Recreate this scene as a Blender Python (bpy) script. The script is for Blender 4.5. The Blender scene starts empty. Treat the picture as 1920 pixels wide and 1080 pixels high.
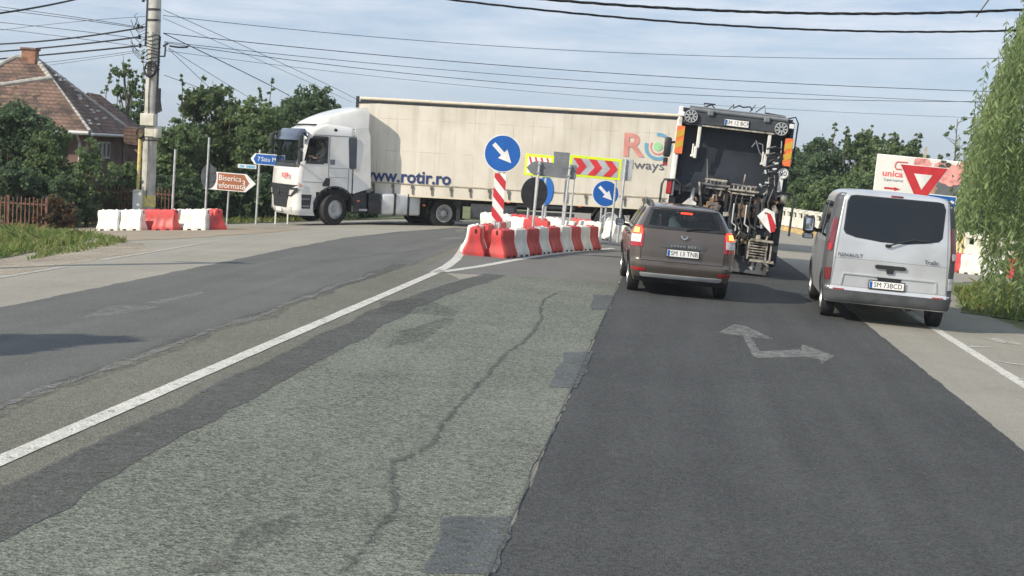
import bpy, bmesh, math, random
from mathutils import Vector, Matrix, noise
R = math.radians
sc = bpy.context.scene
COL = sc.collection

# ---------------------------------------------------------------- camera, sky, sun, exposure
FPX, CAMH = 2800.0, 2.15
CAMROT = (Matrix.Rotation(R(5.8295), 3, 'Z') @ Matrix.Rotation(R(90 - 5.0035), 3, 'X') @ Matrix.Rotation(R(3.15), 3, 'Z'))
cd = bpy.data.cameras.new('camera'); cam = bpy.data.objects.new('camera', cd); COL.objects.link(cam)
cam.matrix_world = Matrix.Translation((0, 0, CAMH)) @ CAMROT.to_4x4()
cd.sensor_width = 36; cd.lens = 36 * FPX / 1920; cd.clip_start = .1; cd.clip_end = 6000
sc.camera = cam

SUN_EL, SUN_B = R(33.5), R(39)            # sun stands behind and to the left of the camera
SUNV = Vector((-math.cos(SUN_B) * math.cos(SUN_EL), -math.sin(SUN_B) * math.cos(SUN_EL), math.sin(SUN_EL)))
w = bpy.data.worlds.new("World"); sc.world = w; w.use_nodes = True
nt = w.node_tree; N = nt.nodes; L = nt.links; bg = N['Background']
sky = N.new('ShaderNodeTexSky'); sky.sky_type = 'NISHITA'; sky.sun_disc = False
sky.sun_elevation = SUN_EL; sky.sun_rotation = math.atan2(SUNV.x, SUNV.y)
sky.altitude = 120; sky.air_density = 1.0; sky.dust_density = .7; sky.ozone_density = 3.0
tc = N.new('ShaderNodeTexCoord'); mp = N.new('ShaderNodeMapping'); mp.inputs['Scale'].default_value = (1.3, 1.3, 9.0)
mp.inputs['Rotation'].default_value = (0.05, 0.03, .3)
n1 = N.new('ShaderNodeTexNoise'); n1.inputs['Scale'].default_value = 7.5; n1.inputs['Detail'].default_value = 9; n1.inputs['Roughness'].default_value = .62
n1.inputs['Distortion'].default_value = .35
cr = N.new('ShaderNodeValToRGB'); cr.color_ramp.elements[0].position = .38; cr.color_ramp.elements[1].position = .68
cr.color_ramp.elements[0].color = (0, 0, 0, 1); cr.color_ramp.elements[1].color = (.8, .8, .8, 1)
veil = N.new('ShaderNodeMixRGB'); veil.inputs[0].default_value = .72; veil.inputs[2].default_value = (3.95, 4.8, 6.2, 1)   # high thin cirrus over the whole sky
mx = N.new('ShaderNodeMixRGB'); mx.inputs[2].default_value = (6.3, 6.7, 7.4, 1)
L.new(tc.outputs['Generated'], mp.inputs[0]); L.new(mp.outputs[0], n1.inputs[0]); L.new(n1.outputs[0], cr.inputs[0])
# thin cloud thins out towards the horizon
sp = N.new('ShaderNodeSeparateXYZ'); L.new(tc.outputs['Generated'], sp.inputs[0])
mr = N.new('ShaderNodeMapRange'); mr.inputs[1].default_value = .0; mr.inputs[2].default_value = .1
L.new(sp.outputs['Z'], mr.inputs[0])
ml = N.new('ShaderNodeMath'); ml.operation = 'MULTIPLY'; L.new(cr.outputs[0], ml.inputs[0]); L.new(mr.outputs[0], ml.inputs[1])
L.new(ml.outputs[0], mx.inputs[0]); L.new(sky.outputs[0], veil.inputs[1]); L.new(veil.outputs[0], mx.inputs[1]); L.new(mx.outputs[0], bg.inputs[0])
bg.inputs[1].default_value = .118
sd = bpy.data.lights.new('sun', 'SUN'); sd.energy = 4.6; sd.angle = R(.55); sd.color = (1, .9, .74)
so = bpy.data.objects.new('sun', sd); COL.objects.link(so); so.rotation_euler = SUNV.to_track_quat('Z', 'Y').to_euler(); so.location = (-20, -20, 30)
sc.view_settings.view_transform = 'Standard'; sc.view_settings.look = 'None'; sc.view_settings.exposure = 0.15; sc.view_settings.gamma = 1
sc.cycles.max_bounces = 8; sc.cycles.transparent_max_bounces = 16; sc.cycles.use_denoising = True

# ---------------------------------------------------------------- terrain profile
XC, XL, XR = -4.5, -9.6, 12.0           # crown of the road, left road edge, right flat
def gz(x, y=0):
    q = -.02 * (min(max(y, 34), 48) - 34)
    if x > XC: return q + .16 - .036 * (min(x, XR) - XC)
    z = .16 - .03 * (XC - max(x, XL))
    if x < XL: z -= .065 * (XL - max(x, -20))
    return q + z
CUTS = [('x', XC), ('x', XL), ('x', XR), ('x', -20), ('y', 34), ('y', 48)]
def ray(px, py): return CAMROT @ Vector(((px - 960) / FPX, -(py - 540) / FPX, -1))
def gp(px, py):                          # the ground point seen at a place of the 1920 x 1080 photo
    d = ray(px, py); z = 0
    for _ in range(60):
        t = (z - CAMH) / d.z; z = gz(t * d.x, t * d.y)
    return (t * d.x, t * d.y)
def at(px, py, Y):                       # the point at road distance Y
    d = ray(px, py); t = Y / d.y
    return Vector((t * d.x, Y, CAMH + t * d.z))

# ---------------------------------------------------------------- materials
MATS = {}
def newmat(name):
    m = bpy.data.materials.new(name); m.use_nodes = True
    return m, m.node_tree.nodes, m.node_tree.links, m.node_tree.nodes['Principled BSDF']
def pm(name, col, rough=.5, metal=0, var=.12, scale=6, coat=0, bump=0, bscale=60, emit=None, es=1, spec=.5, back=None, dirt=None):
    """plain painted, plastic or mineral surface with uneven colour"""
    m, n, l, p = newmat(name); MATS[name] = m
    p.inputs['Roughness'].default_value = rough; p.inputs['Metallic'].default_value = metal
    p.inputs['Coat Weight'].default_value = coat; p.inputs['Coat Roughness'].default_value = .08
    p.inputs['Specular IOR Level'].default_value = spec
    tcn = n.new('ShaderNodeTexCoord'); nz = n.new('ShaderNodeTexNoise'); nz.inputs['Scale'].default_value = scale; nz.inputs['Detail'].default_value = 6
    l.new(tcn.outputs['Object'], nz.inputs['Vector'])
    rmp = n.new('ShaderNodeValToRGB')
    a = [max(0, c * (1 - var * 1.6)) for c in col]; b = [min(1, c * (1 + var)) for c in col]
    if dirt: a = dirt
    rmp.color_ramp.elements[0].color = (*a, 1); rmp.color_ramp.elements[1].color = (*b, 1)
    rmp.color_ramp.elements[0].position = .32; rmp.color_ramp.elements[1].position = .6
    l.new(nz.outputs['Fac'], rmp.inputs[0]); src = rmp.outputs[0]
    if back:
        g = n.new('ShaderNodeNewGeometry'); mxx = n.new('ShaderNodeMixRGB'); mxx.inputs[2].default_value = (*back, 1)
        l.new(g.outputs['Backfacing'], mxx.inputs[0]); l.new(src, mxx.inputs[1]); src = mxx.outputs[0]
    l.new(src, p.inputs['Base Color'])
    if bump:
        n2 = n.new('ShaderNodeTexNoise'); n2.inputs['Scale'].default_value = bscale; n2.inputs['Detail'].default_value = 5
        bm_ = n.new('ShaderNodeBump'); bm_.inputs['Strength'].default_value = bump; bm_.inputs['Distance'].default_value = .02
        l.new(tcn.outputs['Object'], n2.inputs['Vector']); l.new(n2.outputs['Fac'], bm_.inputs['Height']); l.new(bm_.outputs[0], p.inputs['Normal'])
    if emit:
        p.inputs['Emission Color'].default_value = (*emit, 1); p.inputs['Emission Strength'].default_value = es
    return m
def glassmat(name, tint, trans=.6, rough=.03):
    m, n, l, p = newmat(name); MATS[name] = m
    tr = n.new('ShaderNodeBsdfTransparent'); tr.inputs[0].default_value = (*tint, 1)
    p.inputs['Base Color'].default_value = (.012, .016, .02, 1); p.inputs['Roughness'].default_value = rough; p.inputs['Coat Weight'].default_value = .5
    mxs = n.new('ShaderNodeMixShader'); mxs.inputs[0].default_value = trans
    l.new(p.outputs[0], mxs.inputs[1]); l.new(tr.outputs[0], mxs.inputs[2]); l.new(mxs.outputs[0], n['Material Output'].inputs[0])
    return m
def asphalt(name, c0, c1, speck=.35, big=.25, coarse=55, patch=None, streak=.0, holes=0, top=1.0):
    """aggregate asphalt: fine chips, broad stains, streaks along the driving direction"""
    m, n, l, p = newmat(name); MATS[name] = m
    p.inputs['Roughness'].default_value = .88; p.inputs['Specular IOR Level'].default_value = .25
    g = n.new('ShaderNodeNewGeometry')
    v = n.new('ShaderNodeTexVoronoi'); v.inputs['Scale'].default_value = coarse * 1.25; l.new(g.outputs['Position'], v.inputs['Vector'])
    f = n.new('ShaderNodeTexNoise'); f.inputs['Scale'].default_value = coarse * .8; f.inputs['Detail'].default_value = 5; f.inputs['Roughness'].default_value = .7; f.inputs['Distortion'].default_value = .6; l.new(g.outputs['Position'], f.inputs['Vector'])
    ps = n.new('ShaderNodeTexVoronoi'); ps.inputs['Scale'].default_value = 2.3; l.new(g.outputs['Position'], ps.inputs['Vector'])
    b = n.new('ShaderNodeTexNoise'); b.inputs['Scale'].default_value = .55; b.inputs['Detail'].default_value = 7; l.new(g.outputs['Position'], b.inputs['Vector'])
    mpn = n.new('ShaderNodeMapping'); mpn.inputs['Scale'].default_value = (2.4, .12, 1); l.new(g.outputs['Position'], mpn.inputs[0])
    s = n.new('ShaderNodeTexNoise'); s.inputs['Scale'].default_value = 1.0; s.inputs['Detail'].default_value = 5; l.new(mpn.outputs[0], s.inputs['Vector'])
    def math_(op, a, bb):
        k = n.new('ShaderNodeMath'); k.operation = op
        for i, x in enumerate((a, bb)):
            if hasattr(x, 'links'): l.new(x, k.inputs[i])
            else: k.inputs[i].default_value = x
        return k.outputs[0]
    sep = n.new('ShaderNodeSeparateColor'); l.new(v.outputs['Color'], sep.inputs[0])
    fac = math_('MULTIPLY', math_('SUBTRACT', sep.outputs[0], .5), speck)
    fac = math_('ADD', fac, math_('MULTIPLY', math_('SUBTRACT', f.outputs['Fac'], .5), speck * 2.0))
    fac = math_('ADD', fac, math_('MULTIPLY', math_('SUBTRACT', b.outputs['Fac'], .5), big * 3))
    fac = math_('ADD', fac, math_('MULTIPLY', math_('SUBTRACT', s.outputs['Fac'], .5), streak * 3))
    fac = math_('ADD', fac, .5)
    fac = math_('ADD', fac, math_('MULTIPLY', math_('LESS_THAN', ps.outputs['Distance'], .035), .9))
    e2 = n.new('ShaderNodeTexNoise'); e2.inputs['Scale'].default_value = 2.6; e2.inputs['Detail'].default_value = 8; e2.inputs['Roughness'].default_value = .65; l.new(g.outputs['Position'], e2.inputs['Vector'])
    fac = math_('ADD', fac, math_('MULTIPLY', math_('SUBTRACT', e2.outputs['Fac'], .5), .9 * big * 2))
    rmp = n.new('ShaderNodeValToRGB'); rmp.color_ramp.elements[0].color = (*c0, 1); rmp.color_ramp.elements[1].color = (*c1, 1)
    l.new(fac, rmp.inputs[0]); l.new(rmp.outputs[0], p.inputs['Base Color'])
    bp = n.new('ShaderNodeBump'); bp.inputs['Strength'].default_value = .55; bp.inputs['Distance'].default_value = .012
    l.new(v.outputs['Distance'], bp.inputs['Height']); l.new(bp.outputs[0], p.inputs['Normal'])
    if holes:                             # worn through: what lies below shows
        hn = n.new('ShaderNodeTexNoise'); hn.inputs['Scale'].default_value = 9; hn.inputs['Detail'].default_value = 8; hn.inputs['Roughness'].default_value = .75
        l.new(g.outputs['Position'], hn.inputs['Vector'])
        h2 = n.new('ShaderNodeMapRange'); h2.inputs[1].default_value = holes - .1; h2.inputs[2].default_value = holes + .1; h2.inputs[4].default_value = top
        l.new(hn.outputs['Fac'], h2.inputs[0])
        tr = n.new('ShaderNodeBsdfTransparent'); ms = n.new('ShaderNodeMixShader')
        l.new(h2.outputs[0], ms.inputs[0]); l.new(tr.outputs[0], ms.inputs[1]); l.new(p.outputs[0], ms.inputs[2]); l.new(ms.outputs[0], n['Material Output'].inputs[0])
    return m
def leafmat(name, c0, c1, trans=.35):
    m, n, l, p = newmat(name); MATS[name] = m
    g = n.new('ShaderNodeNewGeometry'); nz = n.new('ShaderNodeTexNoise'); nz.inputs['Scale'].default_value = 2.1; nz.inputs['Detail'].default_value = 7
    nz.inputs['Roughness'].default_value = .75
    l.new(g.outputs['Position'], nz.inputs['Vector'])
    rmp = n.new('ShaderNodeValToRGB'); rmp.color_ramp.elements[0].color = (*c0, 1); rmp.color_ramp.elements[1].color = (*c1, 1)
    rmp.color_ramp.elements[0].position = .34; rmp.color_ramp.elements[1].position = .66
    l.new(nz.outputs['Fac'], rmp.inputs[0]); l.new(rmp.outputs[0], p.inputs['Base Color'])
    p.inputs['Roughness'].default_value = .55; p.inputs['Specular IOR Level'].default_value = .3
    t = n.new('ShaderNodeBsdfTranslucent'); l.new(rmp.outputs[0], t.inputs[0])
    ms = n.new('ShaderNodeMixShader'); ms.inputs[0].default_value = trans
    l.new(p.outputs[0], ms.inputs[1]); l.new(t.outputs[0], ms.inputs[2]); l.new(ms.outputs[0], n['Material Output'].inputs[0])
    return m

# ---------------------------------------------------------------- mesh helpers
class MB:
    def __init__(s): s.bm = bmesh.new()
    def _mi(s, fs, mi):
        for f in fs: f.material_index = mi
    def box(s, c, d, rot=None, mi=0, bev=0, seg=1):
        r = bmesh.ops.create_cube(s.bm, size=1); vs = r['verts']
        M = Matrix.Translation(c) @ (rot.to_4x4() if rot else Matrix()) @ Matrix.Diagonal((*d, 1))
        bmesh.ops.transform(s.bm, matrix=M, verts=vs)
        fs = list({f for v in vs for f in v.link_faces}); s._mi(fs, mi)
        if bev:
            es = list({e for v in vs for e in v.link_edges})
            rr = bmesh.ops.bevel(s.bm, geom=es, offset=bev, segments=seg, affect='EDGES', profile=.5)
            s._mi(rr['faces'], mi)
        return s
    def bar(s, a, b, wd, ht=None, mi=0, up=(0, 0, 1)):
        a = Vector(a); b = Vector(b); y = (b - a); ln = y.length; y.normalize(); u = Vector(up)
        if abs(y.dot(u)) > .98: u = Vector((1, 0, 0))
        x = y.cross(u).normalized(); z = x.cross(y)
        return s.box((a + b) / 2, (wd, ln, ht or wd), Matrix((x, y, z)).transposed(), mi)
    def cyl(s, a, b, r0, r1=None, seg=12, mi=0, cap=True):
        return s.tube([a, b], [r0, r0 if r1 is None else r1], seg, mi, cap)
    def tube(s, pts, r, seg=6, mi=0, cap=True):
        pts = [Vector(p) for p in pts]; rs = r if isinstance(r, (list, tuple)) else [r] * len(pts)
        rings = []; pn = None
        for i, p in enumerate(pts):
            t = (pts[min(i + 1, len(pts) - 1)] - pts[max(i - 1, 0)]).normalized()
            if pn is None:
                u = Vector((0, 0, 1)) if abs(t.z) < .9 else Vector((1, 0, 0)); nn = t.cross(u).normalized()
            else: nn = (pn - t * pn.dot(t)).normalized()
            pn = nn; bb = t.cross(nn)
            rings.append([p + (nn * math.cos(2 * math.pi * k / seg) + bb * math.sin(2 * math.pi * k / seg)) * rs[i] for k in range(seg)])
        return s.loft(rings, mi=mi, cap=cap)
    def loft(s, rings, mi=0, cap=True, closed=True, skip=None):
        vr = [[s.bm.verts.new(p) for p in rg] for rg in rings]; n = len(rings[0])
        for i in range(len(vr) - 1):
            for k in range(n if closed else n - 1):
                k2 = (k + 1) % n
                if skip and skip((vr[i][k].co + vr[i + 1][k2].co) / 2): continue
                try: f = s.bm.faces.new((vr[i][k], vr[i][k2], vr[i + 1][k2], vr[i + 1][k])); f.material_index = mi
                except ValueError: pass
        if cap:
            for rg in (vr[0][::-1], vr[-1]):
                try: f = s.bm.faces.new(rg); f.material_index = mi
                except ValueError: pass
        return s
    def lathe(s, prof, c=(0, 0, 0), ax='z', seg=20, mi=0, cap=True):
        """prof: (radius, height) pairs round an axis through c"""
        c = Vector(c); rings = []
        for r_, h in prof:
            rg = []
            for k in range(seg):
                a = 2 * math.pi * k / seg; u, v = r_ * math.cos(a), r_ * math.sin(a)
                rg.append(c + Vector({'z': (u, v, h), 'x': (h, u, v), 'y': (v, h, u)}[ax]))
            rings.append(rg)
        return s.loft(rings, mi=mi, cap=cap)
    def poly(s, pts, d, mi=0, bev=0):
        """flat outline pts (3D) thickened by the vector d"""
        d = Vector(d); a = [s.bm.verts.new(Vector(p)) for p in pts]; b = [s.bm.verts.new(Vector(p) + d) for p in pts]; n = len(pts)
        fs = [s.bm.faces.new(a), s.bm.faces.new(b[::-1])]
        for k in range(n): fs.append(s.bm.faces.new((a[(k + 1) % n], a[k], b[k], b[(k + 1) % n])))
        s._mi(fs, mi); bmesh.ops.recalc_face_normals(s.bm, faces=fs)
        return s
    def quad(s, a, b, c, d, mi=0):
        f = s.bm.faces.new([s.bm.verts.new(Vector(p)) for p in (a, b, c, d)]); f.material_index = mi; return s
    def grid(s, pts, mi=0, skip=None):
        vs = [[s.bm.verts.new(Vector(p)) for p in row] for row in pts]
        for i in range(len(vs) - 1):
            for j in range(len(vs[0]) - 1):
                if skip and skip(i, j): continue
                f = s.bm.faces.new((vs[i][j], vs[i][j + 1], vs[i + 1][j + 1], vs[i + 1][j])); f.material_index = mi
        return s
    def build(s, name, mats, parent=None, smooth=35, fix=True, label=None):
        if fix: bmesh.ops.recalc_face_normals(s.bm, faces=s.bm.faces)
        me = bpy.data.meshes.new(name); s.bm.to_mesh(me); s.bm.free()
        return link(name, me, mats, parent, smooth, label)
def link(name, me, mats, parent=None, smooth=35, label=None):
    if not isinstance(mats, (list, tuple)): mats = [mats]
    for m in mats: me.materials.append(MATS[m] if isinstance(m, str) else m)
    if smooth:
        me.polygons.foreach_set('use_smooth', [True] * len(me.polygons)); me.set_sharp_from_angle(angle=R(smooth))
    o = bpy.data.objects.new(name, me); COL.objects.link(o)
    if parent: o.parent = parent
    if label: o['label'] = label
    return o
def thing(name, label, cat, group=None, loc=None):
    o = bpy.data.objects.new(name, None); COL.objects.link(o); o.empty_display_size = .2
    tag(o, label, cat, group)
    if loc: o.location = loc
    return o
def tag(o, label, cat, group=None, kind=None):
    if label: o['label'] = label
    if cat: o['category'] = cat
    if group: o['group'] = group
    if kind: o['kind'] = kind
    return o
def place(o, x, y, deg=0, dz=0):
    """stand a thing on the cross-falling road, its local +y turned deg from +Y"""
    e = .5; nx = -(gz(x + e, y) - gz(x - e, y)) / (2 * e); ny = -(gz(x, y + e) - gz(x, y - e)) / (2 * e)
    n = Vector((nx, ny, 1)).normalized(); f = Vector((-math.sin(R(deg)), math.cos(R(deg)), 0)); f = (f - n * f.dot(n)).normalized(); r = f.cross(n)
    M = Matrix((r, f, n)).transposed().to_4x4(); M.translation = (x, y, gz(x, y) + dz); o.matrix_world = M
    return o
def stand(o, x, y, deg=0, dz=0, lean=0):
    """stand a thing upright"""
    o.matrix_world = Matrix.Translation((x, y, gz(x, y) + dz)) @ Matrix.Rotation(R(lean), 4, 'Y') @ Matrix.Rotation(R(deg), 4, 'Z'); return o
def dup(root, label=None):
    r = root.copy(); COL.objects.link(r)
    if label: r['label'] = label
    for ch in root.children:
        c = ch.copy(); COL.objects.link(c); c.parent = r
        for g in ch.children:
            d = g.copy(); COL.objects.link(d); d.parent = c
    return r
_tc = 0
def text(name, body, size, mat, parent, M, ext=.002, align='CENTER', sx=1, bold=0):
    """lettering as a thin mesh; M places the text's own XY plane (x right, y up, z towards the reader)"""
    cu = bpy.data.curves.new('t', 'FONT'); cu.body = body; cu.size = size; cu.extrude = ext; cu.align_x = align; cu.align_y = 'CENTER'; cu.offset = bold; cu.resolution_u = 3
    o = bpy.data.objects.new('t', cu); COL.objects.link(o); dg = bpy.context.evaluated_depsgraph_get(); dg.update()
    me = bpy.data.meshes.new_from_object(o.evaluated_get(dg)); bpy.data.objects.remove(o); bpy.data.curves.remove(cu)
    me.materials.clear(); me.transform(M @ Matrix.Diagonal((sx, 1, 1, 1)))
    return link(name, me, mat, parent, 0)
def face_back(x, y, z):                  # text plane facing local -y, its x to +x
    return Matrix.Translation((x, y, z)) @ Matrix.Rotation(R(90), 4, 'X')
def face_right(x, y, z):                 # text plane facing local +x, its x to +y
    return Matrix.Translation((x, y, z)) @ Matrix.Rotation(R(90), 4, 'Z') @ Matrix.Rotation(R(90), 4, 'X')
def lerp_table(t):
    def f(z):
        if z <= t[0][0]: return t[0][1]
        for (a, va), (b, vb) in zip(t, t[1:]):
            if z <= b: k = (z - a) / (b - a); return va + (vb - va) * k
        return t[-1][1]
    return f

class Shell:
    """closed vehicle body as a stack of rounded outlines; primary face towards -y"""
    def __init__(s, w, y0, y1, r0=.2, r1=.3, bow=.04):
        s.w, s.y0, s.y1 = lerp_table(w), lerp_table(y0), lerp_table(y1); s.r0, s.r1, s.bow = r0, r1, bow
    def pt(s, q, z):
        """q: arc length from the middle of the primary face, negative to -x"""
        W = s.w(z); r = min(s.r0, W * .8); a = W - r; b = math.pi * r / 2; sg = 1 if q >= 0 else -1; q = abs(q); Y0 = s.y0(z)
        if q <= a: return Vector((sg * q, Y0 + s.bow * (q / W) ** 2, z))
        yb = Y0 + s.bow * (a / W) ** 2
        if q <= a + b:
            t = (q - a) / r; return Vector((sg * (a + r * math.sin(t)), yb + r * (1 - math.cos(t)), z))
        return Vector((sg * W, yb + r + q - a - b, z))
    def ring(s, z, n0=12, na=6, ns=60, n1=8):
        W = s.w(z); r = min(s.r0, W * .8); a = W - r; b = math.pi * r / 2
        qs = [a * k / n0 for k in range(n0)] + [a + b * k / na for k in range(na)]
        half = [s.pt(q, z) for q in qs]
        ys = half[-1].y; st = s.pt(a + b, z).y; Y1 = s.y1(z); r1 = min(s.r1, W * .8); en = max(Y1 - r1, st + .01)
        half += [Vector((W, st + (en - st) * k / ns, z)) for k in range(ns)]
        half += [Vector((W - r1 * (1 - math.cos(t)), en + r1 * math.sin(t), z)) for t in [math.pi / 2 * k / na for k in range(na)]]
        half += [Vector(((W - r1) * (1 - k / n1), en + r1, z)) for k in range(n1)]
        full = half + [Vector((0, en + r1, z))]
        return full + [Vector((-p.x, p.y, p.z)) for p in full[-2:0:-1]]
    def mesh(s, mb, zs, skip=None, mi=0, ns=60):
        return mb.loft([s.ring(z, ns=ns) for z in zs], mi=mi, skip=skip)
    def nrm(s, q, z):
        e = .004; du = s.pt(q + e, z) - s.pt(q - e, z); dv = s.pt(q, z + e) - s.pt(q, z - e); return du.cross(dv).normalized()
    def patch(s, mb, rows, off=.004, thick=.02, nx=8, dz=.05, mi=0):
        """a skin over part of the shell: rows of (z, q_left, q_right), low to high"""
        zz = []
        for (a, *_), (b, *_) in zip(rows, rows[1:]):
            k = max(1, int((b - a) / dz)); zz += [a + (b - a) * i / k for i in range(k)]
        zz.append(rows[-1][0]); fl = lerp_table([(r_[0], r_[1]) for r_ in rows]); fr = lerp_table([(r_[0], r_[2]) for r_ in rows])
        o, i_ = [], []
        for z in zz:
            ql, qr = fl(z), fr(z); a = []; b = []
            for k in range(nx + 1):
                q = ql + (qr - ql) * k / nx; p = s.pt(q, z); n_ = s.nrm(q, z); a.append(p + n_ * off); b.append(p + n_ * (off - thick))
            o.append(a); i_.append(b)
        mb.grid(o, mi)
        rim_o = o[0] + [r_[-1] for r_ in o[1:]] + o[-1][-2::-1] + [r_[0] for r_ in o[-2:0:-1]]
        rim_i = i_[0] + [r_[-1] for r_ in i_[1:]] + i_[-1][-2::-1] + [r_[0] for r_ in i_[-2:0:-1]]
        mb.loft([rim_i, rim_o], mi=mi, cap=False)
        return mb
    def side(s, mb, rows, sg=1, off=.004, thick=.02, ny=10, dz=.05, mi=0):
        """the same on a side wall: rows of (z, y_from, y_to)"""
        def q(y, z):
            W = s.w(z); r = min(s.r0, W * .8); a = W - r; st = s.y0(z) + s.bow * (a / W) ** 2 + r
            return sg * (a + math.pi * r / 2 + max(y - st, 0))
        zz = []
        for (a, *_), (b, *_) in zip(rows, rows[1:]):
            k = max(1, int((b - a) / dz)); zz += [a + (b - a) * i / k for i in range(k)]
        zz.append(rows[-1][0]); fl = lerp_table([(r_[0], r_[1]) for r_ in rows]); fr = lerp_table([(r_[0], r_[2]) for r_ in rows])
        return s.patch(mb, [(z, q(fl(z), z), q(fr(z), z)) for z in zz], off, thick, ny, 1, mi)

def wheel(parent, c, rad, wd, out=1, rimmat='alloy', rr=.62, dish=.03, rim_name='rim'):
    """tyre part and rim sub-part; axle along local x, outer face towards out"""
    x, y, z = c; h = wd / 2
    t = MB().lathe([(rad * rr, -h * .92), (rad * .86, -h), (rad * .965, -h * .86), (rad, -h * .6), (rad, h * .6), (rad * .965, h * .86), (rad * .86, h), (rad * rr, h * .92)], c, 'x', 28, cap=False)
    for g in (-.3, 0, .3): t.lathe([(rad * 1.001, h * (g - .035)), (rad * 1.003, h * g), (rad * 1.001, h * (g + .035))], c, 'x', 28, mi=1, cap=False)
    to = t.build('wheel', ['rubber', 'black_plastic'], parent)
    m = MB(); f = out * h
    m.lathe([(rad * rr * 1.01, -f * .9), (rad * rr * 1.01, f * .93), (rad * rr * .95, f * .96), (rad * rr * .9, f * .7), (rad * rr * .62, f * .55 - out * dish), (rad * .2, f * .62), (rad * .17, f * .8), (.001, f * .82)], c, 'x', 24, cap=False)
    for k in range(8):
        a = 2 * math.pi * k / 8; m.cyl((x + f * .52, y + rad * rr * .48 * math.cos(a), z + rad * rr * .48 * math.sin(a)), (x + f * .62, y + rad * rr * .48 * math.cos(a), z + rad * rr * .48 * math.sin(a)), rad * .035, seg=6, mi=1)
    m.build(rim_name, [rimmat, 'black_plastic'], to)
    return to
def plate(parent, body, x, y, z, wd=.52, ht=.11, ts=.105, sx=.9):
    """number plate facing local -y"""
    p = MB().box((x, y, z), (wd, .012, ht), bev=.004).build('number_plate', 'plate_white', parent)
    MB().box((x, y + .004, z), (wd + .03, .012, ht + .03), bev=.004).build('plate_frame', 'black_plastic', p)
    MB().box((x - wd / 2 + .024, y - .0065, z), (.04, .004, ht - .012)).build('country_strip', 'sign_blue', p)
    text('lettering', body, ts, 'ink', p, face_back(x + .02, y - .0075, z), .001, sx=sx)
    return p

# ---------------------------------------------------------------- material library
pm('rubber', (.022, .022, .023), .8, var=.3, scale=14); pm('black_plastic', (.018, .019, .021), .5, var=.2); pm('dark_grey_plastic', (.075, .08, .085), .55, var=.2, scale=4, bump=.1)
pm('alloy', (.55, .56, .58), .35, .8, var=.1); pm('steel', (.45, .46, .47), .42, .75, var=.15); pm('galvanised', (.52, .54, .55), .5, .45, var=.12, scale=9)
pm('plate_white', (.82, .82, .8), .4, var=.03); pm('ink', (.02, .02, .022), .6, var=0); pm('sign_blue', (.012, .11, .42), .38, var=.06, scale=3)
pm('sign_white', (.82, .83, .82), .4, var=.05, scale=3, dirt=(.66, .67, .66)); pm('sign_red', (.55, .035, .045), .42, var=.1, scale=4); pm('sign_yellow', (.62, .78, .02), .4, var=.05, scale=3, emit=(.62, .78, .02), es=0)
pm('sign_grey', (.2, .215, .23), .5, .3, var=.12, scale=5); pm('sign_silver', (.46, .48, .5), .45, .3, var=.1, scale=4); pm('sign_dark', (.055, .062, .072), .55, .2, var=.15, scale=5); pm('sign_brown', (.36, .13, .06), .45, var=.06, scale=3)
pm('brown_paint', (.128, .106, .09), .3, .55, var=.07, scale=2, coat=.8, back=(.03, .03, .03)); pm('silver_paint', (.6, .62, .64), .32, .45, var=.05, scale=1.6, coat=.6, back=(.03, .03, .03), dirt=(.5, .51, .52))
pm('white_paint', (.78, .78, .76), .3, 0, var=.04, scale=1.5, coat=.7, back=(.05, .05, .055), dirt=(.68, .67, .63)); pm('grey_line', (.25, .26, .27), .5, var=0)
pm('cab_dark', (.03, .033, .037), .45, var=.2, scale=5); pm('chassis', (.028, .03, .033), .6, .1, var=.4, scale=5); pm('tank_alu', (.66, .67, .68), .38, .25, var=.08, scale=3)
pm('red_lens', (.35, .012, .015), .15, var=.1, coat=1); pm('clear_lens', (.6, .6, .6), .12, var=.15, scale=20, coat=1); pm('orange_lens', (.75, .2, .05), .3, var=.1, coat=.5)
pm('brake_glow', (.8, .05, .02), .2, var=.1, emit=(1, .05, .02), es=1.5); pm('brake_core', (.9, .4, .1), .2, var=.1, emit=(1, .3, .06), es=3.2); pm('dark_red_lens', (.16, .018, .022), .12, var=.2, coat=1)
pm('skin', (.55, .33, .24), .5, var=.08); pm('shirt_pale', (.62, .6, .5), .8, var=.1); pm('hair_dark', (.03, .022, .018), .7, var=.2); pm('cloth_green', (.55, .74, .62), .8, var=.2, scale=12)
pm('barrier_red', (.52, .055, .055), .5, var=.2, scale=4, bump=.015, bscale=25, dirt=(.36, .055, .052)); pm('barrier_white', (.8, .8, .74), .45, var=.06, scale=4, bump=.015, bscale=25, dirt=(.62, .61, .54)); pm('barrier_hole', (.03, .02, .02), .8, var=0)
pm('concrete', (.44, .43, .39), .85, var=.16, scale=3.5, bump=.4, bscale=22); pm('concrete_pale', (.66, .64, .56), .8, var=.12, scale=2.5, bump=.25, bscale=18, dirt=(.5, .48, .4)); pm('ochre_stone', (.56, .38, .14), .85, var=.25, scale=2.2, bump=.4, bscale=12, dirt=(.3, .24, .15))
pm('yellow_mark', (.62, .5, .12), .8, var=.25, scale=12, dirt=(.45, .42, .3)); pm('cable', (.012, .014, .018), .6, var=0); pm('insulator', (.5, .5, .48), .3, var=.1)
pm('truck_black', (.03, .033, .038), .5, .2, var=.45, scale=3, bump=.2, bscale=9); pm('truck_panel', (.02, .025, .033), .42, .1, var=.3, scale=1.6, bump=.25, bscale=5); pm('worn_metal', (.4, .37, .31), .5, .4, var=.4, scale=9, dirt=(.12, .1, .08)); pm('truck_white', (.74, .74, .7), .4, var=.1, scale=3, dirt=(.5, .49, .45))
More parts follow.
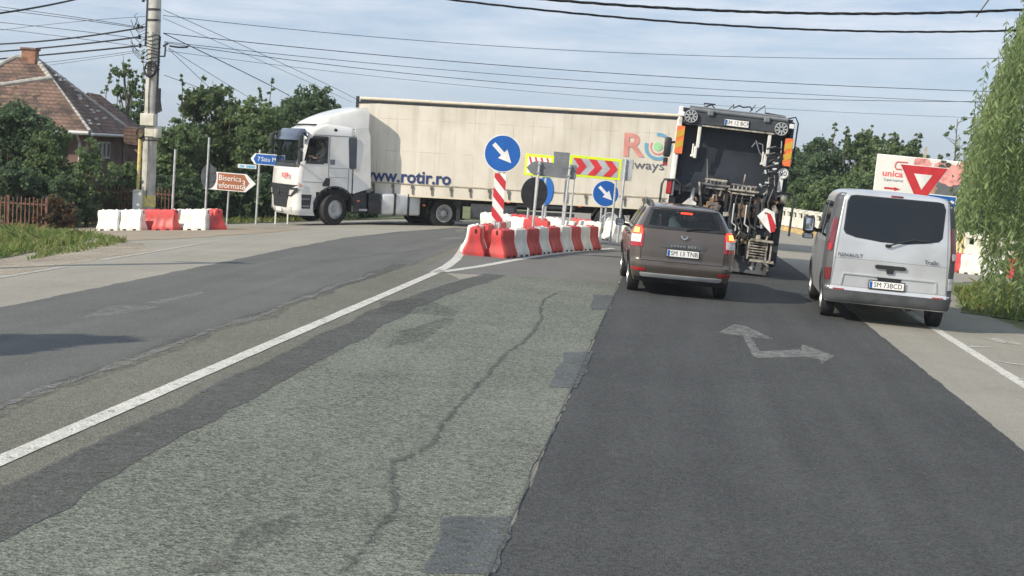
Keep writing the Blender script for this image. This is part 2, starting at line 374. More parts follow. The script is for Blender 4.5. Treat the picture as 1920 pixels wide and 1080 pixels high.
pm('plate_orange', (.85, .19, .06), .5, var=.06, scale=8); pm('plate_yellow', (.6, .36, .04), .5, var=.06, scale=8); pm('mirror', (.55, .6, .66), .05, .9, var=.05)
pm('brick_wall', (.2, .13, .11), .9, var=.25, scale=2, bump=.3, bscale=12); pm('render_wall', (.3, .27, .25), .9, var=.2, scale=2); pm('gutter', (.55, .56, .55), .5, .2, var=.1); pm('window_dark', (.02, .026, .032), .15, var=.2); pm('frame_white', (.6, .6, .57), .5, var=.1)
pm('fence_rust', (.17, .075, .05), .8, var=.3, scale=5, dirt=(.07, .045, .04)); pm('rust', (.2, .125, .075), .85, .1, var=.4, scale=7, dirt=(.09, .06, .045)); pm('chimney_brick', (.3, .15, .1), .9, var=.3, scale=6, bump=.3, bscale=15); pm('bark', (.1, .085, .07), .9, var=.35, scale=7, bump=.5, bscale=25); pm('bark_grey', (.16, .15, .13), .9, var=.3, scale=7, bump=.5, bscale=25)
pm('cream', (.72, .64, .5), .6, var=.05); pm('text_blue', (.025, .045, .15), .55, var=.12, scale=2); pm('text_red', (.72, .13, .12), .55, var=.1, scale=3); pm('text_pink', (.76, .33, .28), .6, var=.12, scale=2); pm('ring_blue', (.17, .42, .6), .55, var=.1, scale=2); pm('dot_green', (.36, .68, .36), .55, var=.1); pm('text_grey', (.12, .13, .16), .55, var=.1)
pm('meat_pink', (.66, .3, .27), .6, var=.3, scale=5, dirt=(.42, .16, .15)); pm('leaf_dark', (.05, .06, .05), .6, var=.3); pm('poster_grey', (.12, .13, .14), .6, var=.1); pm('poster_brown', (.42, .26, .14), .6, var=.3, scale=6); pm('billboard_white', (.74, .74, .7), .5, var=.05, scale=1.2)
pm('wood_pale', (.42, .36, .26), .8, var=.2, scale=8); pm('visor', (.03, .045, .075), .18, var=.1, coat=1); pm('interior', (.05, .052, .056), .8, var=.2)
pm('soil', (.34, .3, .23), .95, var=.22, scale=.9, bump=.35, bscale=9); pm('turf', (.1, .13, .045), .95, var=.4, scale=1.4, dirt=(.13, .12, .06))
glassmat('tinted_glass', (.5, .56, .6), .5); glassmat('clear_glass', (.75, .82, .84), .6); glassmat('cab_glass', (.8, .85, .88), .78); glassmat('privacy_glass', (.08, .1, .12), .25, .05)
leafmat('leaf_a', (.08, .135, .06), (.22, .3, .13), .52); leafmat('leaf_b', (.09, .15, .065), (.24, .32, .14), .5); leafmat('leaf_c', (.07, .12, .065), (.18, .26, .135), .52)
leafmat('leaf_willow', (.12, .19, .07), (.36, .45, .2), .52); pm('twig_green', (.12, .15, .06), .7, var=.2); leafmat('leaf_dry', (.06, .045, .025), (.17, .11, .05)); leafmat('grass', (.08, .135, .035), (.28, .36, .11), .45); leafmat('grass_dry', (.16, .15, .05), (.4, .36, .16), .4)

asphalt('asphalt_pale', (.2, .19, .162), (.37, .355, .305), .35, .2, 44, streak=.12)
asphalt('asphalt_band', (.085, .086, .07), (.215, .214, .176), .6, .18, 42, streak=.08)
asphalt('asphalt_old', (.06, .068, .057), (.235, .25, .21), .85, .17, 42, streak=.12)
asphalt('asphalt_dark', (.029, .031, .032), (.098, .102, .102), .65, .14, 52, streak=.2)
asphalt('asphalt_left', (.07, .073, .07), (.162, .166, .157), .45, .17, 50, streak=.2)
asphalt('asphalt_mid', (.11, .109, .103), (.215, .213, .2), .4, .17, 45, streak=.1)
asphalt('tar', (.06, .064, .06), (.15, .155, .148), .65, .2, 44, holes=.43, top=.88)
asphalt('tar_blue', (.07, .08, .086), (.175, .19, .198), .5, .3, 42, streak=.35, holes=.42, top=.8)
asphalt('tar_thin', (.07, .075, .068), (.16, .165, .152), .6, .2, 42, holes=.5, top=.5)
asphalt('line_white', (.4, .4, .37), (.76, .75, .69), .6, .2, 36, holes=.36, top=.93)
asphalt('line_worn', (.27, .27, .265), (.5, .5, .48), .5, .2, 36, holes=.47, top=.45)
asphalt('line_edge', (.33, .325, .3), (.62, .61, .56), .5, .25, 36, holes=.45, top=.8)
asphalt('line_faint', (.24, .245, .245), (.42, .42, .41), .5, .2, 36, holes=.5, top=.5)
asphalt('apron', (.21, .175, .13), (.37, .32, .25), .35, .3, 36, streak=.25)
asphalt('grit', (.17, .148, .112), (.38, .34, .275), .7, .5, 26)

# ---------------------------------------------------------------- ground, roads, markings
rng = random.Random(7)
from mathutils.geometry import delaunay_2d_cdt
def rough(poly, step=.25, amp=.03, seed=0):
    out = []; n = len(poly)
    for i in range(n):
        a = Vector((*poly[i], 0)); b = Vector((*poly[(i + 1) % n], 0)); k = max(1, int((b - a).length / step)); d = (b - a).normalized(); nn = Vector((-d.y, d.x, 0))
        for j in range(k):
            p = a + (b - a) * j / k; f = noise.noise(p * 1.7 + Vector((seed, 0, 0))) + .6 * noise.noise(p * 6 + Vector((seed, 3, 0))); out.append(tuple((p + nn * amp * f)[:2]))
    return out
def sheet(name, polys, off, mat, label=None, cat=None, kind='structure', more=()):
    bm = bmesh.new()
    for poly in polys:
        if name == 'ground': bm.faces.new([bm.verts.new((x, y, 0)) for x, y in poly]); continue
        n = len(poly); vo, _, fo, *_r = delaunay_2d_cdt([Vector(p) for p in poly], [(i, (i + 1) % n) for i in range(n)], [], 1, 1e-5)
        vv = [bm.verts.new((p.x, p.y, 0)) for p in vo]
        for f in fo: bm.faces.new([vv[i] for i in f])
    ys = [y for poly in polys for _, y in poly]
    if name != 'ground': more = [('y', min(ys) + 1.5 * k) for k in range(1, int((max(ys) - min(ys)) / 1.5) + 1)]
    for ax, v in CUTS + list(more):
        bmesh.ops.bisect_plane(bm, geom=bm.verts[:] + bm.edges[:] + bm.faces[:], plane_co=(v, 0, 0) if ax == 'x' else (0, v, 0), plane_no=(1, 0, 0) if ax == 'x' else (0, 1, 0), dist=1e-5)
    for v in bm.verts: v.co.z = gz(v.co.x, v.co.y) + off
    for f in bm.faces:
        f.normal_update()
        if f.normal.z < 0: f.normal_flip()
    me = bpy.data.meshes.new(name); bm.to_mesh(me); bm.free(); o = link(name, me, mat, None, 0)
    tag(o, label, cat, kind=kind); return o
def strip(pts, wd):
    """a ribbon of the given width along pts"""
    l, r = [], []
    for i, p in enumerate(pts):
        a = Vector((*pts[max(i - 1, 0)], 0)); b = Vector((*pts[min(i + 1, len(pts) - 1)], 0)); d = (b - a).normalized(); n_ = Vector((-d.y, d.x, 0))
        h = (wd[i] if isinstance(wd, (list, tuple)) else wd) / 2
        l.append((p[0] + n_.x * h, p[1] + n_.y * h)); r.append((p[0] - n_.x * h, p[1] - n_.y * h))
    return l + r[::-1]
sheet('ground', [[(-2500, -60), (2500, -60), (2500, 4000), (-2500, 4000)]], -.01, 'turf', more=[(a, v) for a in 'xy' for v in (-1000, -400, -150, -60, 60, 150, 400, 1000)])
sheet('road', [rough([(-9.9, -15), (7.2, -15), (7.0, 20), (6.1, 23), (5.7, 28), (6.4, 36), (8.6, 41), (40, 46), (40, 53), (9.6, 50), (6.3, 62), (3, 80), (-6, 80), (-6, 53.5), (-11, 52), (-14, 49.6), (-45, 44), (-45, 37.5), (-16, 33.2), (-12, 30.8), (-10.2, 28)], .5, .1, 4)], .0, 'asphalt_pale')
sheet('dirt_shoulder', [rough([(-9.75, 12), (-9.75, 27.5), (-11, 30.5), (-13, 32), (-17, 33), (-17, 31), (-13.6, 29.6), (-12, 26.8), (-11.7, 22), (-11.6, 12)], .4, .22, 9)], .0025, 'grit')
sheet('roadside_apron', [rough([(-24, 33.5), (-16, 32.8), (-12.5, 31.2), (-10.7, 32.3), (-9.8, 35), (-10, 41), (-13, 45), (-24, 46.5)], .4, .2, 5)], .005, 'apron')
sheet('centre_band', [rough([(-5.3, -10), (-3.3, -10), (-3.3, 24), (-4.0, 26), (-4.4, 33), (-4.9, 33)], .3, .05, 77)], .0025, 'asphalt_band')
sheet('left_lane', [rough([(-7.72, -10), (-4.75, -10), (-4.62, 8), (-4.74, 14), (-4.62, 20), (-4.45, 26), (-4.5, 33), (-5, 44), (-6.6, 46.5), (-7.3, 40), (-7.55, 30), (-7.7, 18)], .16, .06, 2)], .005, 'asphalt_left')
lane_edge = [(-4.66 + .1 * noise.noise(Vector((y * .5, 8, 0))), y) for y in [6 + .3 * i for i in range(68)]]
sheet('patch_left', [rough(strip(lane_edge, [.26 + .2 * noise.noise(Vector((i * .21, 2, 7))) for i in range(68)]), .1, .05, 78)], .0075, 'tar_thin')
sheet('patch_left_worn', [rough(strip([(x - .02, y) for x, y in lane_edge[8:60]], [.09 + .12 * noise.noise(Vector((i * .4, 5, 7))) for i in range(52)]), .1, .03, 79)], .01, 'line_faint')
sheet('junction_surface', [rough([(-4.1, 24.8), (-2.9, 25.6), (-.8, 26.3), (-.8, 48), (-4.4, 48), (-4.35, 33)], .3, .06, 3)], .005, 'asphalt_mid')
sheet('old_lane', [rough([(-3.55, -10), (-.8, -10), (-.8, 26.4), (-2.9, 25.75), (-3.6, 23)], .2, .035, 11)], .0075, 'asphalt_old')
sheet('right_lane', [rough([(-.79, -10), (3.2, -10), (3.13, 24), (3.1, 34), (3.3, 48), (-.79, 48)], .12, .022, 6)], .0035, 'asphalt_dark')
tarpts = [(-3.42 + .06 * noise.noise(Vector((y * .35, 1, 0))), y) for y in [i * .35 for i in range(-10, 56)]] + [(-3.36, 19.8), (-3.3, 21), (-3.2, 22.5), (-3.05, 24), (-2.92, 25.6)]
tarw = [.44 + .12 * noise.noise(Vector((i * .3, 5, 0))) + .08 * noise.noise(Vector((i * 1.7, 9, 0))) for i in range(len(tarpts) - 5)] + [.4, .38, .4, .42, .36]
sheet('tar_strip', [rough(strip(tarpts, tarw), .08, .03, 8)], .011, 'tar')
side_patches = [[(830, 975), (962, 970), (925, 1078), (800, 1078)], [(1062, 662), (1112, 660), (1082, 730), (1028, 728)], [(1112, 553), (1152, 555), (1146, 582), (1106, 582)]]
sheet('patch_strip', [rough([gp(*p) for p in q], .1, .04, 21 + i) for i, q in enumerate(side_patches)], .011, 'tar_blue')
sheet('patch_smear', [rough([gp(*p) for p in [(702, 590), (715, 566), (790, 560), (860, 585), (855, 596), (790, 590)]], .1, .07, 31), rough([gp(*p) for p in [(718, 655), (752, 622), (850, 594), (846, 604), (790, 640)]], .1, .07, 32),
    rough([gp(*p) for p in [(350, 1078), (470, 990), (555, 962), (505, 1020), (430, 1078)]], .1, .06, 33)], .0135, 'tar_thin')
crack = [gp(*p) for p in [(648, 1075), (700, 1010), (738, 960), (737, 905), (734, 872), (770, 858), (812, 832), (830, 795), (868, 752), (905, 712), (950, 665), (985, 640), (1012, 605), (1018, 565), (1045, 548)]]
ck = []
for a, b in zip(crack, crack[1:]):
    for k in range(8): ck.append((a[0] + (b[0] - a[0]) * k / 8 + rng.uniform(-.02, .02), a[1] + (b[1] - a[1]) * k / 8))
sheet('sealed_crack', [strip(ck, [.055 + .045 * noise.noise(Vector((i * .5, 2, 2))) for i in range(len(ck))])], .0135, 'tar_thin')
sheet('crack_strip', [strip([(x + .02 * noise.noise(Vector((i * .7, 1, 1))), y) for i, (x, y) in enumerate(ck)], [.01 + .01 * noise.noise(Vector((i * .9, 3, 2))) for i in range(len(ck))])], .0155, 'tar')
ej = strip([(-.8 + .012 * noise.noise(Vector((i * .9, 0, 0))), -2 + i * .22) for i in range(120)], [.012 + .02 * abs(noise.noise(Vector((i * .8, 4, 0)))) for i in range(120)])
sheet('joint_strip', [ej], .0135, 'tar')
# painted lines
Lx = lambda y: -3.99 + .006 * y * (y > 0)
ln = strip([(Lx(y), y) for y in [i * .5 for i in range(-10, 52)]], .14)
curve = [gp(*p) for p in [(815, 512), (838, 500), (855, 487), (866, 472), (872, 458)]]
gore = [gp(*p) for p in [(832, 510), (900, 500), (960, 489), (1020, 479), (1080, 472), (1150, 466)]]
sheet('centre_line', [rough(ln, .3, .008, 1), strip(curve, .17), strip(gore, .15)], .0085, 'line_white')
sheet('edge_line', [rough(strip([(4.14 + .004 * y, y) for y in [i * .5 for i in range(10, 60)]], .16), .3, .015, 14)], .004, 'line_white')
sheet('left_edge_line', [rough(strip([(-9.55, y) for y in [i for i in range(10, 24)]], .15), .3, .02, 15), rough(strip([(-9.58, y) for y in [24.5 + i for i in range(7)]], .13), .3, .02, 16)], .0075, 'line_edge')
def mark(pl, nm, m='line_worn', off=.0075): sheet(nm, [rough(q, .08, .012, 40 + i) for i, q in enumerate(pl)], off, m)
mark([[gp(*p) for p in q] for q in [[(1345, 625), (1376, 609), (1400, 613), (1450, 637), (1420, 634)], [(1392, 630), (1408, 632), (1425, 660), (1500, 656), (1505, 670), (1420, 672), (1412, 668)], [(1504, 646), (1564, 668), (1540, 683), (1536, 674), (1500, 668)]]], 'lane_arrow')
mark([[gp(*p) for p in q] for q in [[(150, 598), (205, 575), (255, 573), (300, 577), (240, 588)], [(265, 570), (380, 548), (385, 551), (300, 570)]]], 'faint_lane_arrow', 'line_faint')
mark([[gp(*p) for p in q] for q in [[(1838, 633), (1868, 635), (1915, 645), (1915, 648), (1868, 642)], [(1816, 649), (1860, 651), (1858, 653), (1818, 652)], [(1856, 676), (1920, 684), (1920, 687), (1900, 684)], [(1905, 711), (1925, 710), (1925, 715), (1910, 714)]]], 'side_marks', 'line_edge')
mark([[gp(*p) for p in q] for q in [[(852, 432), (870, 430), (872, 433), (858, 436)], [(830, 447), (866, 446), (866, 448), (832, 449)]]], 'junction_marks')

# ---------------------------------------------------------------- vehicles
def face_left(x, y, z):                  # text plane facing local -x, its x to -y
    return Matrix(((0, 0, -1, x), (-1, 0, 0, y), (0, 1, 0, z), (0, 0, 0, 1)))
def frange(a, b, st): return [a + (b - a) * i / max(1, round((b - a) / st)) for i in range(max(1, round((b - a) / st)) + 1)]
def arch_lip(mb, W, yc, zc, r, sg, wd=.035, mi=0, a0=-10, a1=190, dep=.3):
    o = []; i_ = []; q = []
    for k in range(25):
        a = R(a0 + (a1 - a0) * k / 24); z1 = zc + r * math.sin(a); z2 = zc + (r + wd) * math.sin(a)
        o.append((sg * (W(max(z2, .25)) + .012), yc + (r + wd) * math.cos(a), z2)); i_.append((sg * (W(max(z1, .25)) + .014), yc + r * math.cos(a), z1)); q.append((sg * (W(max(z1, .25)) - dep), yc + r * math.cos(a), z1))
    mb.grid([o, i_, q], mi); return mb

# --- brown estate car
def estate_car():
    t = thing('estate_car', 'brown estate car with lit brake lights waiting behind the refuse truck', 'car')
    S = Shell([(.22, .76), (.32, .8), (.45, .835), (.6, .855), (.8, .862), (.92, .855), (1.02, .835), (1.08, .8), (1.12, .775), (1.3, .69), (1.42, .62), (1.46, .57), (1.49, .47), (1.505, .3)],
        [(.22, -.66), (.34, -.78), (.48, -.83), (.55, -.82), (.585, -.755), (.75, -.75), (.95, -.73), (1.08, -.69), (1.12, -.67), (1.3, -.54), (1.43, -.44), (1.45, -.47), (1.47, -.42), (1.49, -.3), (1.505, -.1)],
        [(.22, 3.3), (.4, 3.4), (.7, 3.42), (.85, 3.25), (.92, 2.9), (.97, 2.4), (1.02, 2.2), (1.12, 2.0), (1.3, 1.7), (1.45, 1.3), (1.505, 1.0)], .22, .2, .06)
    def hole(p):
        W = S.w(p.z)
        if p.y < .0 and 1.135 < p.z < 1.415 and abs(p.x) < .56 and p.y < S.y0(p.z) + .13: return True
        if abs(p.x) > W - .02 and 1.1 < p.z < 1.4 and .05 < p.y < 1.75 + (1.1 - p.z) * 1.2: return True
        if p.y > 1 and 1.08 < p.z < 1.4 and abs(p.x) < W - .1 and p.y > S.y1(p.z): return True
        for yc in (0, 2.9):
            if abs(p.x) > W - .06 and (p.y - yc) ** 2 + (p.z - .32) ** 2 < .36 ** 2: return True
        return p.z < .23
    mb = MB(); S.mesh(mb, frange(.22, .58, .04) + frange(.6, 1.12, .04) + frange(1.14, 1.43, .03) + [1.445, 1.46, 1.475, 1.49, 1.5, 1.505], hole, ns=90)
    b = mb.build('body', 'brown_paint', t, 32)
    for sg in (1, -1):
        for yc in (0, 2.9): arch_lip(MB(), S.w, yc, .32, .355, sg).build('wheel_arch', 'black_plastic', t)
    MB().box((0, 1.3, .3), (1.5, 3.4, .1)).box((0, -.3, .38), (1.3, .5, .12)).build('underbody', 'chassis', t)
    m = MB(); S.patch(m, [(1.12, -.665, .665), (1.43, -.57, .57)], .006, .01, 20); m.build('rear_window', 'tinted_glass', t)
    m = MB()
    for rows in ([(1.105, -.68, .68), (1.15, -.66, .66)], [(1.41, -.585, .585), (1.44, -.57, .57)], [(1.12, -.69, -.6), (1.43, -.585, -.52)], [(1.12, .6, .69), (1.43, .52, .585)]): S.patch(m, rows, .009, .012, 16)
    m.build('window_frame', 'black_plastic', t)
    m = MB(); m.tube([S.pt(.05, 1.13) + Vector((0, -.03, 0)), S.pt(.2, 1.155) + Vector((0, -.03, 0)), S.pt(.42, 1.165) + Vector((0, -.025, 0))], .012); m.box(S.pt(.05, 1.13) + Vector((0, -.02, 0)), (.07, .04, .05), bev=.01); m.build('wiper', 'black_plastic', t)
    MB().box(S.pt(0, 1.385) + Vector((.02, -.004, 0)), (.2, .03, .035), bev=.008).build('third_brake_light', 'brake_glow', t)
    for sg in (-1, 1):
        m = MB(); S.patch(m, [(.79, *sorted((sg * .67, sg * .99))), (.9, *sorted((sg * .665, sg * 1.0))), (1.05, *sorted((sg * .66, sg * .985))), (1.13, *sorted((sg * .69, sg * .93)))], .014, .05, 8)
        tl = m.build('tail_light', 'red_lens', t)
        m = MB(); S.patch(m, [(.99, *sorted((sg * .69, sg * .94))), (1.06, *sorted((sg * .68, sg * .95))), (1.115, *sorted((sg * .71, sg * .91)))], .02, .02, 6); m.build('brake_lamp', 'brake_glow', tl)
        m = MB(); S.patch(m, [(1.01, *sorted((sg * .74, sg * .86))), (1.085, *sorted((sg * .74, sg * .86)))], .024, .01, 4); m.build('bulb', 'brake_core', tl)
        m = MB(); S.patch(m, [(.86, *sorted((sg * .7, sg * .9))), (.985, *sorted((sg * .69, sg * .92)))], .02, .02, 6); m.build('reversing_lamp', 'clear_lens', tl)
        m = MB(); S.patch(m, [(.405, *sorted((sg * .6, sg * .86))), (.45, *sorted((sg * .59, sg * .88)))], .008, .02, 6); m.build('reflector', 'red_lens', t)
        m = MB(); p0 = Vector((sg * .8, 1.68, 1.02)); m.bar(p0, (sg * .93, 1.66, 1.04), .05); m.box((sg * .98, 1.66, 1.07), (.17, .1, .13), bev=.035, seg=3); mr_ = m.build('door_mirror', 'black_plastic', t)
        MB().box((sg * .98, 1.606, 1.07), (.13, .006, .1), bev=.02).build('mirror_glass', 'mirror', mr_)
        m = MB(); m.tube([(sg * .53, -.22, 1.46), (sg * .55, -.15, 1.53), (sg * .58, .2, 1.555), (sg * .58, .9, 1.555), (sg * .55, 1.25, 1.52), (sg * .54, 1.32, 1.47)], [.03, .025, .022, .022, .022, .02], 8)
        for y in (.1, .95): m.bar((sg * .575, y - .05, 1.47), (sg * .58, y, 1.55), .03)
        m.build('roof_rail', 'dark_grey_plastic', t)
        m = MB(); S.side(m, [(1.1, .02, 1.85), (1.4, .12, 1.45)], sg, .006, .01, 14); m.build('side_window', 'tinted_glass', t)
        m = MB()
        for y in (.32, .98): S.side(m, [(1.1, y, y + .07), (1.42, y - .04, y + .03)], sg, .01, .015, 2)
        S.side(m, [(1.085, -.1, 1.95), (1.105, -.1, 1.93)], sg, .01, .015, 12); m.build('window_pillar', 'black_plastic', t)
        for y in (.42, 1.32): m = MB(); S.side(m, [(.42, y, y + .012), (1.08, y, y + .012)], sg, .003, .01, 1); m.build('door_gap', 'black_plastic', t)
        for y in (.5, 1.4):
            m = MB(); S.side(m, [(.92, y, y + .18), (.95, y, y + .18)], sg, .03, .03, 2); m.build('door_handle', 'brown_paint', t)
    m = MB(); S.patch(m, [(.815, -.36, .36), (.825, -.37, .37), (.875, -.37, .37), (.885, -.36, .36)], .016, .03, 10); g = m.build('tailgate_trim', 'dark_grey_plastic', t)
    text('lettering', 'L O G A N   M C V', .05, 'sign_silver', g, face_back(.0, -.775, .85), .002)
    m = MB(); m.poly([(-.06, -.745, 1.03), (.06, -.745, 1.03), (.06, -.745, .995), (.02, -.75, .965), (-.02, -.75, .965), (-.06, -.745, .995)], (0, -.012, 0)); m.build('badge', 'steel', t)
    m = MB(); m.poly([(-.03, -.757, 1.02), (.03, -.757, 1.02), (0, -.757, .985)], (0, -.004, 0)); m.build('badge_centre', 'black_plastic', t)
    plate(t, 'SM 13 TNB', 0, -.782, .73)
    m = MB()
    for rows in ([(.575, -.68, .68), (.588, -.68, .68)], [(.588, -.69, -.675), (.79, -.7, -.685)], [(.588, .675, .69), (.79, .685, .7)], [(1.13, -.7, -.69), (1.4, -.6, -.59)], [(1.13, .69, .7), (1.4, .59, .6)]): S.patch(m, rows, .002, .01, 12 if rows[0][2] - rows[0][1] > .1 else 1)
    m.build('tailgate_gap', 'black_plastic', t)
    m = MB(); S.patch(m, [(.31, -.62, .62), (.325, -.66, .66), (.365, -.68, .68), (.375, -.66, .66)], .012, .03, 14); m.build('bumper_guard', 'sign_silver', t)
    m = MB(); S.patch(m, [(.225, -.78, .78), (.305, -.8, .8)], .008, .03, 14); m.build('lower_bumper', 'black_plastic', t)
    for x in (-.74, .74):
        wheel(t, (x, 0, .315), .315, .2, 1 if x > 0 else -1); wheel(t, (x, 2.9, .315), .315, .2, 1 if x > 0 else -1)
    MB().box((0, -.28, 1.03), (1.3, .6, .03)).build('parcel_shelf', 'interior', t)
    MB().box((0, .35, .95), (1.3, .16, .6), bev=.06, seg=3).build('rear_seat', 'interior', t)
    for x in (-.38, .38): MB().box((x, 1.25, 1.1), (.48, .14, .62), bev=.06, seg=3).box((x, 1.22, 1.36), (.26, .1, .17), bev=.04, seg=3).build('front_seat', 'interior', t)
    return t, S
car, _ = estate_car(); CARP = (.19, 25.4, 4.0); place(car, *CARP)
CM = car.matrix_world
# things on the shelf behind its window
m = MB(); m.loft([[Vector((-.1 - .02 * k + .16 * math.cos(a) * (1 - .15 * k), -.3 + .07 * math.sin(a), 1.05 + .05 * k + .012 * math.sin(3 * a + k))) for a in [2 * math.pi * i / 14 for i in range(14)]] for k in range(6)])
for x0 in (-.17, .09): m.tube([(x0, -.3, 1.27), (x0 + .03 * (1 if x0 > 0 else -1), -.3, 1.33), (x0 + .12 * (1 if x0 > 0 else -.4), -.29, 1.3)], [.05, .045, .03], 8)
o = m.build('vest', 'cloth_green'); o.matrix_world = CM; tag(o, 'pale green safety vest bundled behind the rear window of the brown car', 'vest')
m = MB(); m.lathe([(.035, 1.048), (.038, 1.06), (.038, 1.2), (.03, 1.24), (.014, 1.28), (.014, 1.3)], (-.4, -.34, 0)); o = m.build('bottle', 'clear_lens'); o.matrix_world = CM
tag(o, 'upright clear bottle with white cap behind the rear window of the brown car', 'bottle')
MB().lathe([(.018, 1.3), (.018, 1.335)], (-.4, -.34, 0)).build('bottle_cap', 'sign_white', o)

# --- silver van
def van():
    t = thing('van', 'silver grey passenger van with dark rear window standing at the right edge of the road', 'van')
    S = Shell([(.3, .92), (.5, .955), (.9, .965), (1.2, .955), (1.6, .91), (1.9, .865), (1.98, .82), (2.02, .74), (2.045, .6), (2.055, .35)],
        [(.3, -.82), (.36, -.88), (.5, -.9), (.54, -.88), (.56, -.85), (1.0, -.86), (1.3, -.845), (1.9, -.75), (1.96, -.735), (2.0, -.68), (2.03, -.6), (2.055, -.3)],
        [(.3, 3.4), (.6, 3.55), (.95, 3.5), (1.1, 3.2), (1.25, 2.8), (1.9, 2.05), (2.055, 1.6)], .13, .25, .035)
    def hole(p):
        W = S.w(p.z)
        for yc in (0, 3.1):
            if abs(p.x) > W - .07 and (p.y - yc) ** 2 + (p.z - .33) ** 2 < .38 ** 2: return True
        return False
    mb = MB(); S.mesh(mb, frange(.3, .54, .04) + [.56] + frange(.6, 1.95, .05) + [1.97, 1.99, 2.005, 2.02, 2.035, 2.047, 2.055], hole, ns=90); mb.build('body', 'silver_paint', t, 30)
    for sg in (1, -1):
        for yc in (0, 3.1): arch_lip(MB(), S.w, yc, .33, .375, sg, .06).build('wheel_arch', 'dark_grey_plastic', t)
    MB().box((0, 1.2, .36), (1.6, 3.8, .1)).cyl((.35, -.75, .3), (.35, .4, .33), .05).cyl((-.55, -.62, .32), (.25, -.62, .32), .11).bar((-.85, 0, .33), (.85, 0, .33), .1).build('underbody', 'chassis', t)
    m = MB(); S.patch(m, [(1.3, -.2, .2), (1.33, -.55, .45), (1.37, -.7, .66), (1.42, -.74, .71), (1.85, -.72, .72), (1.93, -.69, .69), (1.95, -.64, .64)], .006, .02, 18); m.build('rear_window', 'privacy_glass', t)
    m = MB(); S.patch(m, [(1.28, -.18, .2), (1.315, -.56, .46), (1.36, -.72, .68), (1.42, -.76, .73), (1.86, -.74, .74), (1.95, -.7, .7), (1.965, -.62, .62)], .003, .02, 18); m.build('window_frame', 'black_plastic', t)
    m = MB(); m.box(S.pt(-.07, 1.235) + Vector((0, -.025, 0)), (.09, .05, .05), bev=.015); m.tube([S.pt(-.07, 1.24) + Vector((0, -.05, 0)), S.pt(.1, 1.3) + Vector((0, -.04, 0)), S.pt(.3, 1.36) + Vector((0, -.02, 0)), S.pt(.55, 1.35) + Vector((0, -.02, 0))], .013); m.build('wiper', 'black_plastic', t)
    MB().box(S.pt(0, 1.985) + Vector((0, .005, 0)), (.19, .05, .04), bev=.015, seg=2).build('third_brake_light', 'dark_red_lens', t)
    for sg in (-1, 1):
        q = lambda a, b: sorted((sg * a, sg * b))
        m = MB(); S.patch(m, [(.5, *q(.88, 1.75)), (.8, *q(.87, 1.75)), (1.2, *q(.87, 1.75)), (1.6, *q(.83, 1.7)), (1.93, *q(.79, 1.6)), (1.98, *q(.76, 1.1))], .006, .02, 14); m.build('pillar_and_side_shade', 'dark_grey_plastic', t)  # grey corner pillar, carried on along the silver side as painted shade
        m = MB(); S.patch(m, [(1.08, *q(.9, 1.02)), (1.15, *q(.885, 1.06)), (1.5, *q(.855, 1.04)), (1.58, *q(.85, .98))], .014, .03, 8); tl = m.build('tail_light', 'dark_red_lens', t)
        m = MB(); S.patch(m, [(1.1, *q(.905, .98)), (1.2, *q(.895, .99))], .02, .02, 4); m.build('reversing_lamp', 'clear_lens' if sg > 0 else 'red_lens', tl)
        m = MB(); S.patch(m, [(.64, *q(.885, 1.0)), (.7, *q(.88, 1.03)), (.82, *q(.88, 1.02))], .014, .03, 6); m.build('low_lamp', 'clear_lens' if sg > 0 else 'dark_red_lens', t)
        m = MB(); S.patch(m, [(.475, *q(.66, .83)), (.515, *q(.66, .83))], .012, .03, 6); m.build('reflector', 'red_lens', t)
        m = MB(); S.side(m, [(1.25, .12, 1.1), (1.82, .08, 1.1)], sg, .006, .02, 10); m.build('side_window', 'privacy_glass', t)
        m = MB(); S.side(m, [(1.25, 1.3, 2.3), (1.82, 1.3, 2.0)], sg, .006, .02, 10); m.build('door_window', 'privacy_glass', t)
        m = MB(); m.bar((sg * .93, 2.35, 1.25), (sg * 1.05, 2.32, 1.3), .06); m.box((sg * 1.12, 2.3, 1.36), (.2, .13, .3), bev=.05, seg=3); m.box((sg * 1.12, 2.3, 1.16), (.19, .12, .1), bev=.03, seg=2); mr_ = m.build('door_mirror', 'black_plastic', t)
        MB().box((sg * 1.12, 2.228, 1.37), (.15, .008, .23), bev=.03, seg=2).box((sg * 1.12, 2.235, 1.16), (.15, .008, .07), bev=.02).build('mirror_glass', 'mirror', mr_)
    m = MB(); S.patch(m, [(.33, -.94, .94), (.36, -1.0, 1.0), (.47, -1.05, 1.05), (.5, -1.0, 1.0)], .02, .06, 24); m.build('rear_bumper', 'dark_grey_plastic', t)
    m = MB()
    for rows in ([(.555, -.86, .86), (.57, -.86, .86)], [(.57, -.875, -.86), (1.95, -.78, -.765)], [(.57, .86, .875), (1.95, .765, .78)], [(.985, -.86, .86), (.992, -.86, .86)]): S.patch(m, rows, .002, .01, 14 if rows[0][2] - rows[0][1] > .1 else 1)
    m.build('tailgate_gap', 'grey_line', t)
    # raised frame round the plate recess, handle, plate, lettering
    m = MB(); S.patch(m, [(.745, -.7, .7), (.765, -.69, .69)], .022, .03, 12); S.patch(m, [(.585, -.725, -.705), (.75, -.705, -.685)], .02, .03, 1); S.patch(m, [(.585, .705, .725), (.75, .685, .705)], .02, .03, 1); m.build('tailgate_ridge', 'silver_paint', t)
    m = MB(); S.patch(m, [(.69, -.13, .13), (.7, -.17, .17), (.742, -.19, .19)], .012, .03, 8); m.build('latch_recess', 'black_plastic', t)
    m = MB(); S.patch(m, [(.875, -.2, .2), (.885, -.23, .23), (.925, -.23, .23), (.935, -.2, .2)], .035, .05, 8); S.patch(m, [(.81, -.05, .05), (.88, -.06, .06)], .03, .04, 4); m.build('handle', 'black_plastic', t)
